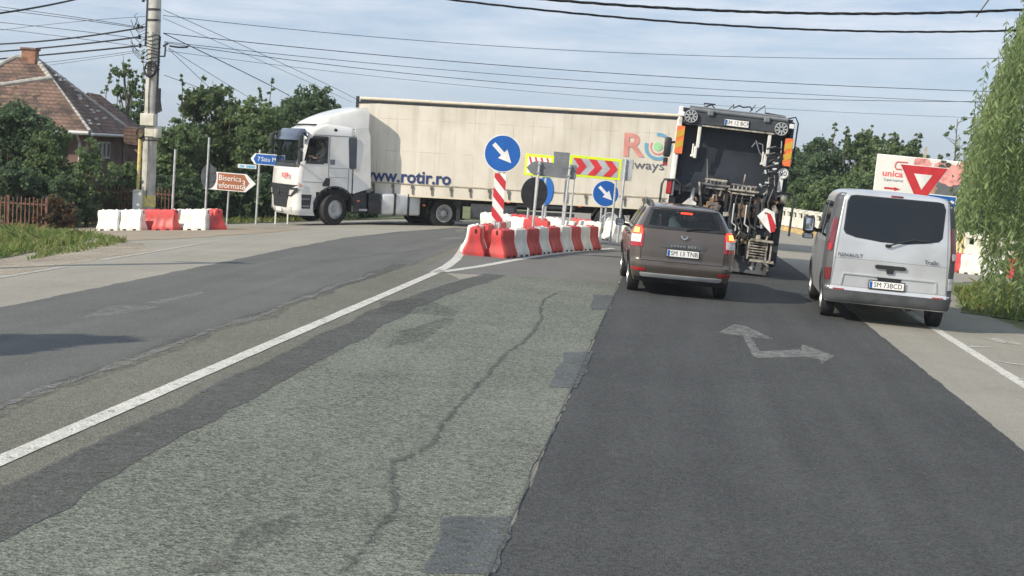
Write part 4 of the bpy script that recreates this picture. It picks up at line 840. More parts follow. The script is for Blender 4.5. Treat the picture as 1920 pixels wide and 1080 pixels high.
    for p in ([(.45, -.0, 2.85), (.55, -.03, 2.62), (.66, -.04, 2.5)], [(.5, 0, 2.8), (.6, -.03, 2.78), (.64, -.04, 2.52)], [(.44, 0, 2.8), (.38, -.02, 2.7)], [(.98, .0, 2.9), (1.0, -.05, 2.6), (.86, -.06, 2.42)]): m.tube(p, .014, 6)
    m.build('hose', 'sign_grey', t)
    m = MB()
    for p in ([(-.6 + .13 * math.sin(k * 1.3), .3, 3.42 + .1 * abs(math.sin(k * 1.05))) for k in range(1, 12)], [(-.2 + .07 * k + .05 * math.sin(k * 2.2), .25, 3.42 + .14 * abs(math.sin(k * 1.4))) for k in range(8)], [(.25, .3, 3.42), (.36, .3, 3.6), (.38, .3, 3.44), (.56, .3, 3.6), (.58, .3, 3.45), (1.0, .2, 3.42)], [(1.0, .0, 3.36), (1.2, .0, 3.42), (1.27, .02, 3.3), (1.26, .0, 2.4)]): m.tube(p, .017, 6)
    m.build('hose_bundle', 'cab_dark', t)
    # bin lift: combs, frames, rams
    m = MB()
    for x0, x1, z in ((-.5, -.03, 1.93), (.06, .58, 1.88)):
        m.box(((x0 + x1) / 2, -.3, z), (x1 - x0, .05, .05), bev=.01); m.box(((x0 + x1) / 2, -.36, z - .1), (x1 - x0 + .12, .06, .045), bev=.01); m.box(((x0 + x1) / 2, -.33, z - .17), (x1 - x0 - .06, .05, .03))
        for k in range(6): m.box((x0 + (x1 - x0) * (k + .5) / 6, -.36, z - .05), (.025, .06, .07))
    m.build('lift_comb', 'worn_metal', t)
    m = MB()
    for x in (-.55, -.02, .1, .64): m.bar((x, -.28, 1.86), (x + .02, -.22, .85), .055, .07); m.bar((x, -.3, 1.2), (x + .03, -.34, .5), .04)
    m.box((-.28, -.22, 1.55), (.55, .06, .06)); m.box((.36, -.24, 1.5), (.56, .06, .06)); m.box((.05, -.1, .95), (1.9, .16, .14)); m.box((.0, .0, 1.68), (2.2, .2, .12)); m.build('lift_frame', 'truck_black', t)
    m = MB()
    for x, z in ((-.3, 1.48), (.3, 1.42), (.45, 1.3), (-.42, 1.3)): MB().lathe([(.001, -.06), (.09, -.05), (.1, .03), (.06, .08)], (x, -.26, z), 'x', 12).build('lift_motor', 'rust', t)
    for c_, d_ in (((-.28, -.3, 1.38), (.26, .08, .2)), ((.38, -.3, 1.35), (.24, .08, .26)), ((.68, -.2, 1.42), (.24, .04, .36))): MB().box(c_, d_, bev=.02).build('motor_housing', 'rust', t)
    m = MB()
    for x in (.1, .2, .32, .5): m.tube([(x, -.3, 1.75), (x - .03, -.36, 1.3), (x + .06, -.38, 1.05), (x + .02, -.34, .75), (x + .05, -.3, .45)], .018, 6)
    for x in (-.5, .78, .9): m.tube([(x, -.12, 2.35), (x + .05, -.2, 1.95), (x - .05, -.3, 1.6), (x + .05, -.25, 1.1)], .022, 6)
    for k in range(7): z = 1.92 + .13 * k; m.tube([(.72 + .06 * math.sin(k * 2), -.14, z), (.86, -.2, z + .06), (.98, -.14, z + .02)], .026, 6)
    m.build('hydraulic_hose', 'cab_dark', t)
    m = MB()
    for x in (.16, .42): MB().tube([(x, -.37, 1.5), (x, -.38, 1.1), (x + .09, -.38, 1.04), (x + .09, -.38, .94)], .016, 6).build('pipe', 'tank_alu', t)
    for x, z in ((.72, 2.22), (.78, 2.0), (.66, 1.93), (.92, 2.42), (.9, 2.3), (.66, .95), (.7, 1.08), (.05, .6), (.12, .75), (.2, .5)): MB().box((x, -.22, z), (.09, .05, .045), rng_rot(x, z), bev=.012).build('pipe_fitting', 'tank_alu', t)
    MB().tube([(.78, -.2, 1.05), (.8, -.22, 1.3), (.74, -.2, 1.55), (.8, -.16, 1.8)], [.05, .05, .03, .03], 10).build('lift_ram', 'sign_silver', t); MB().tube([(-.72, -.2, .9), (-.72, -.22, 1.5), (-.7, -.2, 1.72)], [.05, .05, .028], 10).build('lift_ram', 'sign_silver', t)
    m = MB(); m.poly([(-.95, -.35, 1.32), (-.62, -.35, 1.2), (-.62, -.35, 1.42), (-.78, -.35, 1.5)], (0, .02, 0)); m.poly([(.1, -.33, .9), (.28, -.3, .62), (.12, -.3, .62)], (0, .02, 0)); m.poly([(.05, -.33, .3), (.26, -.3, .56), (.06, -.3, .54)], (0, .02, 0)); m.build('gusset', 'truck_white', t)
    bd = MB().poly([(.66, -.36, 1.3), (.82, -.36, 1.48), (1.0, -.36, 1.42), (1.08, -.36, 1.1), (.98, -.36, .98), (.84, -.36, 1.1)], (0, .02, 0)).build('warning_board', 'sign_white', t)
    MB().poly([(.84, -.361, 1.4), (.93, -.361, 1.37), (1.07, -.361, 1.14), (1.06, -.361, 1.02), (.98, -.361, .99), (.95, -.361, 1.1)], (0, -.004, 0)).build('board_stripe', 'sign_red', bd)
    for sg in (-1, 1): MB().poly([(sg * 1.2, .0, 1.5), (sg * 1.2, .0, .3), (sg * 1.2, .9, .2), (sg * 1.2, 2.0, .4), (sg * 1.2, 2.0, 1.5)], (-sg * .14, 0, 0)).build('lower_side', 'truck_black', t)
    MB().box((0, .28, 1.0), (2.1, .06, 1.5)).build('lower_back_plate', 'truck_black', t)
    # standing platform and steps
    m = MB(); m.box((.82, -.42, .8), (.46, .34, .04)); m.box((.74, -.4, .86), (.1, .1, .1), bev=.02)
    for k in range(6): m.box((.74, -.5, .74 - .055 * k), (.36, .03, .022))
    for x in (.56, .93, 1.02): m.box((x, -.5, .6), (.035, .035, .4))
    m.box((.86, -.48, .38), (.5, .05, .05)); m.tube([(.88, -.48, .38), (1.0, -.48, .3), (1.02, -.46, .2)], .028); m.build('step_grille', 'worn_metal', t)
    m = MB(); m.box((-.86, -.42, .55), (.4, .34, .04)); m.box((-.86, -.5, .45), (.4, .03, .2)); m.build('step_board', 'truck_black', t)
    MB().box((.0, .3, .8), (2.2, .5, .35)).box((.0, .1, .5), (1.6, .1, .5)).build('under_frame', 'truck_black', t)
    m = MB(); rg = random.Random(12)
    for k in range(46):
        x = rg.uniform(-1.0, 1.05); z = rg.uniform(.5, 1.75); d = (rg.uniform(.03, .16), rg.uniform(.04, .1), rg.uniform(.03, .2)); MB().box((x, -.2 + rg.uniform(-.12, .08), z), d, rng_rot(x, z), bev=.008).build('lift_bracket', rg.choice(('rust', 'rust', 'truck_black', 'worn_metal')), t)
    m = MB()
    for k in range(26):
        x = rg.uniform(-1.0, 1.05); z = rg.uniform(.45, 1.9); h_ = rg.uniform(.12, .4); MB().bar((x, -.28 + rg.uniform(-.1, .05), z), (x + rg.uniform(-.12, .12), -.3, z + h_ * rg.choice((1, .3))), rg.uniform(.018, .04)).build('linkage', 'worn_metal', t)
    m = MB(); m.grid([[(x, .02 + .02 * math.sin(x * 5) + .05 * (z - .4), z) for x in frange(-1.1, 1.02, .1)] for z in frange(.07, .42, .05)]); m.build('mud_flap', 'dark_grey_plastic', t)
    m = MB(); m.poly([(.62, -.0, .2), (.78, -.0, .24), (.72, -.0, .14)], (0, -.01, 0)); m.build('flap_badge', 'sign_silver', t)
    return t
def rng_rot(a, b): return Matrix.Rotation(math.sin(a * 37 + b * 17) * 1.2, 3, 'Y')
rt = refuse_truck(); place(rt, 1.08, 31.75, 0)
rt.matrix_world = rt.matrix_world @ Matrix.Rotation(R(1.6), 4, 'Y')

# ---------------------------------------------------------------- plastic barriers
BL, BH, BW = .68, .57, .46
def barrier_part():
    m = MB(); rings = []
    # length shrinks at the waist, width flares to the foot
    for z, L_, W_, c in ((.0, .66, .46, .02), (.06, .67, .46, .03), (.1, .66, .45, .03), (.2, .62, .37, .035), (.3, .62, .29, .035), (.36, .64, .27, .03), (.42, .66, .255, .03), (.52, .65, .25, .03), (.555, .635, .235, .04), (.57, .58, .18, .05)):
        h, w_ = L_ / 2, W_ / 2
        rings.append([Vector(p) for p in ((-w_ + c, -h, z), (w_ - c, -h, z), (w_, -h + c, z), (w_, -.19, z), (w_ - (.01 if z < .36 else .0), -.16, z), (w_ - (.01 if z < .36 else .0), -.04, z), (w_, -.01, z), (w_, .01, z), (w_ - (.01 if z < .36 else .0), .04, z), (w_ - (.01 if z < .36 else .0), .16, z), (w_, .19, z),
            (w_, h - c, z), (w_ - c, h, z), (-w_ + c, h, z), (-w_, h - c, z), (-w_, .19, z), (-w_ + (.01 if z < .36 else .0), .16, z), (-w_ + (.01 if z < .36 else .0), .04, z), (-w_, .01, z), (-w_, -.01, z), (-w_ + (.01 if z < .36 else .0), -.04, z), (-w_ + (.01 if z < .36 else .0), -.16, z), (-w_, -.19, z), (-w_, -h + c, z))])
    m.loft(rings)
    for y in (-.2, .2): m.cyl((0, y, .56), (0, y, .592), .035, .03, 10)
    m.box((0, 0, .572), (.1, .16, .02), bev=.008)
    return m
barrier_me = {}
def barrier(col, x, y, deg, label, group, dz=0, kn=False):
    t = thing('plastic_barrier', label, 'barrier', group)
    if col not in barrier_me:
        a = barrier_part().build('barrier_body', 'barrier_red' if col == 'r' else 'barrier_white', t, 40)
        b = MB()
        for sy in (-1, 1): b.box((0, sy * .338, .5), (.03, .012, .09), bev=.004)
        for sx in (-1, 1):
            for yy in (-.15, .15): b.box((sx * .228, yy, .02), (.012, .1, .05))
        b = b.build('slots', 'barrier_hole', t); barrier_me[col] = (a.data, b.data)
    else:
        for nm, me in zip(('barrier_body', 'slots'), barrier_me[col]):
            o = bpy.data.objects.new(nm, me); COL.objects.link(o); o.parent = t
    place(t, x, y, deg, dz); return t
NM = {'r': 'red', 'w': 'white'}; ORD = ['nearest', 'second', 'third', 'fourth', 'fifth', 'sixth', 'seventh', 'eighth', 'ninth', 'tenth', 'eleventh', 'twelfth']
jr = random.Random(3)
row = 'rwrwrwrwr'
for i, c in enumerate(row):
    x = -3.32 + 1.42 * i / 8; y = 30.1 + 6.1 * i / 8
    barrier(c, x + jr.uniform(-.02, .02), y, -17 + jr.uniform(-2.5, 2.5), '%s plastic barrier %s from the front of the row along the right of the island' % (NM[c], 'first' if not i else ORD[i]), 'barriers along the right side of the island')
for i, (c, x, y, d) in enumerate([('r', -3.86, 30.0, 3), ('w', -3.98, 30.75, -2), ('r', -3.83, 31.5, -6), ('w', -3.8, 32.25, -4), ('r', -3.76, 33.0, -3), ('w', -3.74, 33.8, -3)]):
    barrier(c, x, y, d, '%s plastic barrier %s from the front of the row along the left of the island' % (NM[c], 'first' if not i else ORD[i]), 'barriers along the left side of the island')
rear = [('r', -3.55, 39.6, 80), ('w', -4.55, 40.2, 85), ('w', -4.9, 41.6, 85), ('r', -4.05, 41.2, 88), ('w', -3.3, 41.6, 84), ('w', -2.75, 39.5, 70), ('w', -2.15, 41.4, 86), ('r', -2.52, 43.3, 62), ('w', -3.9, 38.0, 75), ('r', -3.3, 37.4, 84), ('w', -1.62, 44.0, 30), ('w', -1.2, 44.6, 25)]
where = ['behind the striped post inside the island', 'at the far left of the island inside', 'farthest left at the back of the island under the trailer', 'at the back of the island near the dark round sign', 'at the back of the island left of the two thin posts', 'in the middle of the island behind the right row', 'at the back of the island below the chevron board', 'standing apart at the rear right below the small blue sign', 'just behind the striped post of the big blue sign', 'in the island just behind the grey arrow board post', 'at the rear right of the island by the small blue sign post', 'last on the right beside the door mirror of the brown car']
for (c, x, y, d), wh in zip(rear, where):
    barrier(c, x, y, d, '%s plastic barrier %s' % (NM[c], wh), 'barriers at the back of the island')
left = [('w', 208, 0, 0), ('w', 250, 0, 0), ('r', 312, 0, -.12), ('w', 371, 0, -.2), ('r', 404, 0, .15)]
lw = ['leftmost of the cluster beside the concrete pole', 'second from the left in the cluster beside the concrete pole', 'in the middle of the cluster beside the concrete pole', 'right of the front red one beside the concrete pole', 'at the right end of the cluster below the round sign']
LBY = 40.0
for (c, px, _, dy), l_ in zip(left, lw):
    p = at(px, 420, LBY + dy); barrier(c, p.x, LBY + dy, 84 if px < 400 else 35, '%s plastic barrier %s' % (NM[c], l_), 'barriers round the concrete pole')
for c, px, l_ in (('r', 282, 'half hidden between white and front red ones by the pole'), ('w', 340, 'half hidden behind the red one beside the concrete pole'), ('w', 395, 'on top of the back row near the round sign post')):
    p = at(px, 420, LBY + .55); barrier(c, p.x, LBY + .55, 84, '%s plastic barrier %s' % (NM[c], l_), 'barriers round the concrete pole')
for c, px, Y, d, l_ in (('r', 1790, 45.5, 80, 'first right of the silver van beside the white railing'), ('r', 1806, 45.8, 60, 'second right of the silver van beside the white railing'), ('w', 1823, 45.2, 80, 'at the edge of the willow beside the railing'), ('w', 1846, 45.2, 84, 'half hidden in the willow strands nearest the road'), ('w', 1864, 45.4, 84, 'half hidden deeper in the willow strands'), ('r', 1893, 45.4, 84, 'hidden deep behind the willow strands')):
    p = at(px, 480, Y); barrier(c, p.x, Y, d, '%s plastic barrier %s' % (NM[c], l_), 'barriers beside the bridge railing')

# ---------------------------------------------------------------- signs
def disc(m, c, r, th, seg=36, mi=0, y=0): return m.lathe([(r, 0), (r, -th)], (c[0], y, c[1]), 'y', seg, mi)
def arrow_pts(c, s, deg, y):
    """fat arrow pointing deg from +x in the sign plane"""
    P = [(-.62, .1), (.02, .1), (.02, .3), (.62, 0), (.02, -.3), (.02, -.1), (-.62, -.1)]; a = R(deg)
    return [(c[0] + s * (x * math.cos(a) - z * math.sin(a)), y, c[1] + s * (x * math.sin(a) + z * math.cos(a))) for x, z in P]
def post(m, x, z0, z1, r=.03, y=.03): m.cyl((x, y, z0), (x, y, z1), r, seg=10); return m
def keep_right(label, d, zc, x, y, deg, board=False, posts=(0,), lean=0):
    t = thing('traffic_sign', label, 'traffic sign'); r = d / 2
    m = MB(); disc(m, (0, zc), r, .02); m.build('sign_rim', 'sign_white', t)
    m = MB(); disc(m, (0, zc), r * .945, .006, y=-.02); m.build('sign_face', 'sign_blue', t)
    m = MB(); m.poly(arrow_pts((.0, zc), r * 1.12, -43, -.0265), (0, -.003, 0)); m.build('arrow', 'sign_white', t)
    m = MB(); disc(m, (0, zc), r * .98, .01, y=.012); m.build('sign_back', 'sign_grey', t)
    m = MB()
    for px in posts: post(m, px, 0, zc + r * .5)
    m.build('post', 'galvanised', t)
    if board:
        z0, z1, hw = zc - r - .02 - 1.02, zc - r - .02, .125
        b = MB().box((0, .0, (z0 + z1) / 2), (2 * hw, .02, z1 - z0), bev=.004).build('striped_board', 'sign_white', t)
        m = MB(); h = .2
        k = 0
        while True:
            zt = z1 - k * 2 * h
            if zt < z0 - .3: break
            P = [(-hw, zt + .1), (hw, zt - .17), (hw, zt - .17 - h), (-hw, zt + .1 - h)]
            P = clip(P, z0 + .004, z1 - .004)
            if len(P) > 2: m.poly([(a, -.0115, b_) for a, b_ in P], (0, -.003, 0))
            k += 1
        m.build('board_stripes', 'sign_red', b)
    stand(t, x, y, deg, 0, lean); return t
def clip(P, lo, hi):
    for lim, s in ((lo, 1), (hi, -1)):
        o = []
        for (a, b) in zip(P, P[1:] + P[:1]):
            ia, ib = (a[1] - lim) * s >= 0, (b[1] - lim) * s >= 0
            if ia: o.append(a)
            if ia != ib: k = (lim - a[1]) / (b[1] - a[1]); o.append((a[0] + (b[0] - a[0]) * k, lim))
        P = o
        if not P: return []
    return P
SG = at(944, 288, 31.6)
keep_right('large round blue keep-right sign above a red and white striped board', .8, SG.z - gz(SG.x, 31.6), SG.x - .09, 31.6, 0, True, (-.04, .06), 2)
S2 = at(1137, 363, 44.6)
keep_right('small round blue keep-right sign in front of the trailer wheels', .8, S2.z - gz(S2.x, 44.6), S2.x - .06, 44.6, 8, False, (-.08, .05), 1.5)
def round_back(label, d, px, py, Y, deg, col, facecol=None, lean=0, postdx=0, cat='traffic sign', front_post=True, r=.028, zt=None):
    p = at(px, py, Y); z = p.z - gz(p.x, Y); t = thing('traffic_sign', label, cat)
    m = MB(); disc(m, (0, z), d / 2, .016, y=.0); m.build('sign_back', col, t)
    m = MB(); m.box((0, -.025, z + .12), (d * .8, .02, .03)); m.box((0, -.025, z - .12), (d * .8, .02, .03)); m.build('clamp', col, t)
    if facecol: m = MB(); disc(m, (0, z), d / 2 * .98, .008, y=.012); m.build('sign_face', facecol, t)
    m = MB(); post(m, postdx, 0, zt or z + d * .5, r, -.06 if front_post else .05); m.build('post', 'galvanised', t)
    stand(t, p.x, Y, deg, 0, lean); return t
round_back('dark back of a round sign beside a thin post in the island', .78, 999, 362, 36.2, 40, 'sign_dark', 'sign_blue', 1.5)
round_back('round blue sign turned edge-on behind the dark round sign back', .78, 1020, 358, 39.6, 130, 'sign_grey', 'sign_blue', 1.5, front_post=True)
round_back('dark round sign back on a tall thin post left of the brown church sign', .68, 390, 331, LBY + .3, -35, 'sign_dark', 'sign_white', 1, zt=2.55)
# grey arrow board seen from behind, on two posts
AB = at(1027, 318, 35.4); t = thing('direction_sign', 'grey back of an arrow-shaped board pointing left on two posts', 'direction sign'); z = AB.z - gz(AB.x, 35.4)
m = MB(); m.poly([(-.6, 0, z), (-.5, 0, z + .12), (-.4, 0, z + .17), (.56, 0, z + .17), (.59, 0, z + .14), (.59, 0, z - .14), (.56, 0, z - .17), (-.4, 0, z - .17), (-.5, 0, z - .12)], (0, .02, 0)); m.build('board', 'sign_grey', t)
for x in (-.3, .42): MB().cyl((x, -.04, 0), (x, -.04, z + .16), .03, seg=10).build('post', 'galvanised', t)
m = MB()
for x in (-.3, .42):
    for dz in (-.1, .1): m.box((x, -.045, z + dz), (.1, .075, .035), bev=.008)
m.build('clamp', 'steel', t); stand(t, AB.x, 35.4, 4, 0, 3)
# chevron boards
def chevron(label, cpx, cpy, Y, wd, ht, deg, right=True, n=3, yellow='sign_yellow', posts=(-.55, .6), lean=2, frame=.07):
    p = at(cpx, cpy, Y); z = p.z - gz(p.x, Y); t = thing('chevron_sign', label, 'chevron sign'); hw, hh = wd / 2, ht / 2
    MB().box((0, 0, z), (wd, .02, ht), bev=.006).build('border', yellow, t)
    MB().box((0, -.011, z), (wd - 2 * frame, .01, ht - 2 * frame)).build('panel', 'sign_silver' if right else 'sign_white', t)
    iw, ih = hw - frame, hh - frame; m = MB(); st = 2 * iw / n; s = 1 if right else -1
    for k in range(n):
        x0 = -iw + st * k + .02; b = st * .5; tip = st * .42
        if right: m.poly([(x0, -.0165, z + ih), (x0 + b, -.0165, z + ih), (min(x0 + b + tip, iw), -.0165, z), (x0 + b, -.0165, z - ih), (x0, -.0165, z - ih), (x0 + tip, -.0165, z)], (0, -.004, 0))
        else: m.poly([(x0, -.0165, z + ih), (x0 + b * .7, -.0165, z + ih), (x0 + b * .7 + .16, -.0165, z - ih), (x0 + .16, -.0165, z - ih)], (0, -.004, 0))
    m.build('chevrons', 'sign_red', t)
    for x in posts: MB().cyl((x, .045, 0), (x, .045, z + hh), .03, seg=10).build('post', 'galvanised', t)
    MB().box((0, .016, z), (wd - .02, .008, ht - .02)).build('board_back', 'sign_silver', t)
    stand(t, p.x, Y, deg, 0, lean); return t
chevron('yellow-bordered board with three red chevrons pointing right', 1111, 314, 41.0, 1.42, .58, 0)
chevron('yellow-bordered board with slanting red and white stripes behind the grey arrow board', 1006, 310, 38.6, .78, .56, -14, False, 4, posts=(-.2, .2))
p = at(1166, 318, 43.0); t = thing('chevron_sign', 'pale silver back of a board seen at the right end of the chevron sign', 'chevron sign'); z = p.z - gz(p.x, 43)
MB().box((.05, 0, z), (.32, .02, .62), bev=.005).build('board_back', 'sign_silver', t); MB().cyl((0, -.04, 0), (0, -.04, z + .3), .035, seg=10).build('post', 'galvanised', t); stand(t, p.x, 43, 0, 0, 2.5)
p = at(1047, 297, 39.2); t = thing('sign_board', 'small grey rectangular sign back between the yellow boards', 'sign'); z = p.z - gz(p.x, 39.2)
MB().box((0, 0, z), (.42, .02, .34), bev=.005).build('board_back', 'sign_grey', t); MB().cyl((.18, .04, 0), (.18, .04, z + .16), .03, seg=10).build('post', 'galvanised', t); stand(t, p.x, 39.2, 0, 0, 2)
# left: thin bare post, church sign, blue signs
t = thing('sign_post', 'bare thin white post rising from the barriers right of the concrete pole', 'post'); p = at(322, 405, LBY + .3); MB().cyl((0, 0, 0), (0, 0, 2.25), .03, seg=10).build('pole', 'galvanised', t); MB().lathe([(.036, 2.24), (.036, 2.27), (.001, 2.28)]).build('cap', 'black_plastic', t); stand(t, p.x, LBY + .3, 0, 0, 1)
p = at(430, 341, 44.0); t = thing('direction_sign', 'brown arrow sign reading Biserica reformata pointing right', 'direction sign'); z = p.z - gz(p.x, 44)
def arrowboard(x0, x1, h, tip, y, z, d): return [(x0, y, z + h), (x1 - tip, y, z + h), (x1, y, z), (x1 - tip, y, z - h), (x0, y, z - h)]
MB().poly(arrowboard(-.78, .78, .27, .3, 0, z, 1), (0, .02, 0)).build('board', 'sign_white', t)
MB().poly(arrowboard(-.4, .58, .245, .17, -.003, z, 1), (0, -.004, 0)).build('panel', 'sign_brown', t)
text('lettering', 'Biserica', .24, 'sign_white', t, face_back(-.02, -.009, z + .1), .002, sx=.95); text('lettering', 'reformată', .24, 'sign_white', t, face_back(.02, -.009, z - .12), .002, sx=.93); text('lettering', '3', .24, 'sign_white', t, face_back(.41, -.009, z - .02), .002)
for x in (-.05,): MB().cyl((x, .04, 0), (x, .04, z), .025, seg=10).build('post', 'galvanised', t)
stand(t, p.x, 44, 0, 0, 1.5)
p = at(497, 299, 47.5); t = thing('direction_sign', 'blue arrow sign reading Satu Mare pointing left beside the lorry cab', 'direction sign'); z = p.z - gz(p.x, 47.5)
m = MB(); m.poly([(-.52, 0, z), (-.38, 0, z + .18), (.62, 0, z + .18), (.62, 0, z - .18), (-.38, 0, z - .18)], (0, .02, 0)); m.build('board', 'sign_white', t)
m = MB(); m.poly([(-.42, -.003, z), (-.33, -.003, z + .155), (.6, -.003, z + .155), (.6, -.003, z - .155), (-.33, -.003, z - .155)], (0, -.004, 0)); m.build('panel', 'sign_blue', t)
text('lettering', '7', .2, 'sign_white', t, face_back(-.24, -.009, z), .002); text('lettering', 'Satu Mare', .21, 'sign_white', t, face_back(.2, -.009, z), .002, sx=.85)
MB().cyl((-.23, .04, 0), (-.23, .04, z + .3), .035, seg=10).build('post', 'galvanised', t)
nb = MB().box((-.62, .0, z - .27), (.62, .02, .13), bev=.004).build('name_board', 'sign_white', t); MB().box((-.5, -.012, z - .27), (.3, .004, .09)).box((-.78, -.012, z - .27), (.14, .004, .08)).build('board_mark', 'ring_blue', nb)
stand(t, p.x, 47.5, 0, 0, 1)
p = at(516, 400, 48.2)
for i, px in enumerate((517, 540)):
    p = at(px, 400, 48.4); t = thing('marker_post', 'short white post below the lorry cab, %s' % ('nearer the blue sign' if not i else 'nearer the front wheel'), 'post'); MB().cyl((0, 0, 0), (0, 0, .5), .03, seg=8).build('pole', 'sign_white', t); MB().lathe([(.036, .48), (.036, .52), (.001, .53)], seg=8).build('cap', 'galvanised', t); stand(t, p.x, 48.4)
# right: give-way sign, blue sign, billboard
YS = 29.6; p = at(1719, 345, YS); t = thing('traffic_sign', 'triangular red give-way sign above the van roof', 'traffic sign'); z = at(1719, 312, YS).z - gz(p.x, YS)
def tri(r, cz, y): return [(r * math.cos(R(a)), y, cz + r * math.sin(R(a))) for a in (150, 30, -90)]
cz = z - .25; MB().poly(tri(.54, cz, 0), (0, .02, 0)).build('sign_rim', 'sign_white', t); MB().poly(tri(.515, cz, -.002), (0, -.004, 0)).build('sign_face', 'sign_red', t); MB().poly(tri(.2, cz + .005, -.007), (0, -.004, 0)).build('sign_centre', 'sign_white', t)
MB().poly(tri(.5, cz, .024), (0, .006, 0)).build('sign_back', 'sign_grey', t); MB().cyl((0, .06, 0), (0, .06, cz + .2), .03, seg=10).build('post', 'galvanised', t); stand(t, p.x, YS, 0, 0, 2.5)
p = at(1752, 368, 31.5); t = thing('direction_sign', 'blue sign with a white top edge peeking over the van roof under the billboard', 'direction sign'); z = p.z - gz(p.x, 31.5)
MB().box((0, 0, z - .1), (.68, .02, .28), bev=.004).build('board', 'sign_white', t); MB().box((0, -.012, z - .1), (.64, .006, .24)).build('panel', 'sign_blue', t); MB().cyl((0, .04, 0), (0, .04, z), .03, seg=10).build('post', 'galvanised', t)
m = MB()
for k, x in enumerate((-.12, -.03, .04, .12)): m.box((x, -.017, z - .07), (.05, .004, .035 + .02 * (k % 2)))
m.poly([(.2, -.0155, z - .09), (.26, -.0155, z - .04), (.26, -.0155, z - .07), (.3, -.0155, z - .07), (.3, -.0155, z - .11), (.26, -.0155, z - .11)], (0, -.003, 0)); m.build('panel_mark', 'sign_white', t); stand(t, p.x, 31.5, -4, 0, 3)
BY = 54; p = at(1722, 332, BY); t = thing('billboard', 'wide white supermarket billboard with pink flowers behind the give-way sign', 'billboard'); z = p.z - gz(p.x, BY); hw, hh = 1.62, .68
MB().box((0, 0, z), (2 * hw, .08, 2 * hh), bev=.03).build('panel', 'billboard_white', t)
text('lettering', 'unica', .3, 'text_red', t, face_back(-1.02, -.043, z + .02), .002, sx=1.15, bold=.008); text('lettering', 'Supermarket', .13, 'text_blue', t, face_back(-.96, -.043, z - .2), .002)
m = MB(); m.poly([(-1.25, -.043, z - .46), (-.9, -.043, z - .46), (-.9, -.043, z - .43), (-.68, -.043, z - .5), (-.9, -.043, z - .57), (-.9, -.043, z - .53), (-1.25, -.043, z - .53)], (0, -.003, 0)); m.build('arrow', 'sign_red', t)
m = MB(); m.tube([(-.55, -.045, z + .46), (-.9, -.045, z + .46), (-.96, -.045, z + .4), (-.96, -.045, z + .26), (-.9, -.045, z + .2), (-.55, -.045, z + .2)], .025, 4); m.build('logo_outline', 'text_red', t)
fr = random.Random(5)
MB().box((.84, -.045, z - .2), (.9, .004, .86)).build('picture_ground', 'poster_grey', t)
MB().box((.25, -.044, z - .3), (.5, .004, .5)).build('picture_field', 'poster_brown', t)
def petals(cx, cz_, r, n, mat, y, nm):
    m = MB()
    for k in range(n):
        a = 2 * math.pi * k / n + fr.uniform(-.2, .2); rr = r * fr.uniform(.6, 1.05); c = (cx + .5 * r * math.cos(a), cz_ + .5 * r * math.sin(a))
        m.poly([(max(-hw + .02, min(hw - .02, c[0] + rr * .6 * math.cos(b) * (1 + .2 * math.sin(3 * b + k)))), y - .0015 * k, max(z - hh + .02, min(z + hh - .02, c[1] + rr * .5 * math.sin(b)))) for b in [2 * math.pi * j / 12 for j in range(12)]], (0, -.001, 0))
    m.build(nm, mat, t)
petals(-.05, z + .45, .3, 5, 'meat_pink', -.048, 'flower'); petals(1.0, z + .15, .46, 7, 'meat_pink', -.05, 'flower'); petals(.55, z + .35, .28, 5, 'meat_pink', -.047, 'flower'); petals(1.35, z + .45, .26, 4, 'meat_pink', -.049, 'flower'); petals(.7, z + .52, .26, 3, 'leaf_dark', -.06, 'leaf'); petals(1.45, z + .1, .2, 3, 'leaf_dark', -.06, 'leaf'); petals(.35, z - .35, .22, 4, 'poster_brown', -.05, 'field_clump')
for x in (-1.2, 0, 1.2): MB().box((x, .12, (z + hh) / 2 - .3), (.1, .1, z + hh + .5)).build('support_post', 'wood_pale', t)
MB().box((.02, .12, z + hh + .1), (.09, .09, .6)).build('mast', 'wood_pale', t)
stand(t, p.x, BY, -3, 0, 2.5)

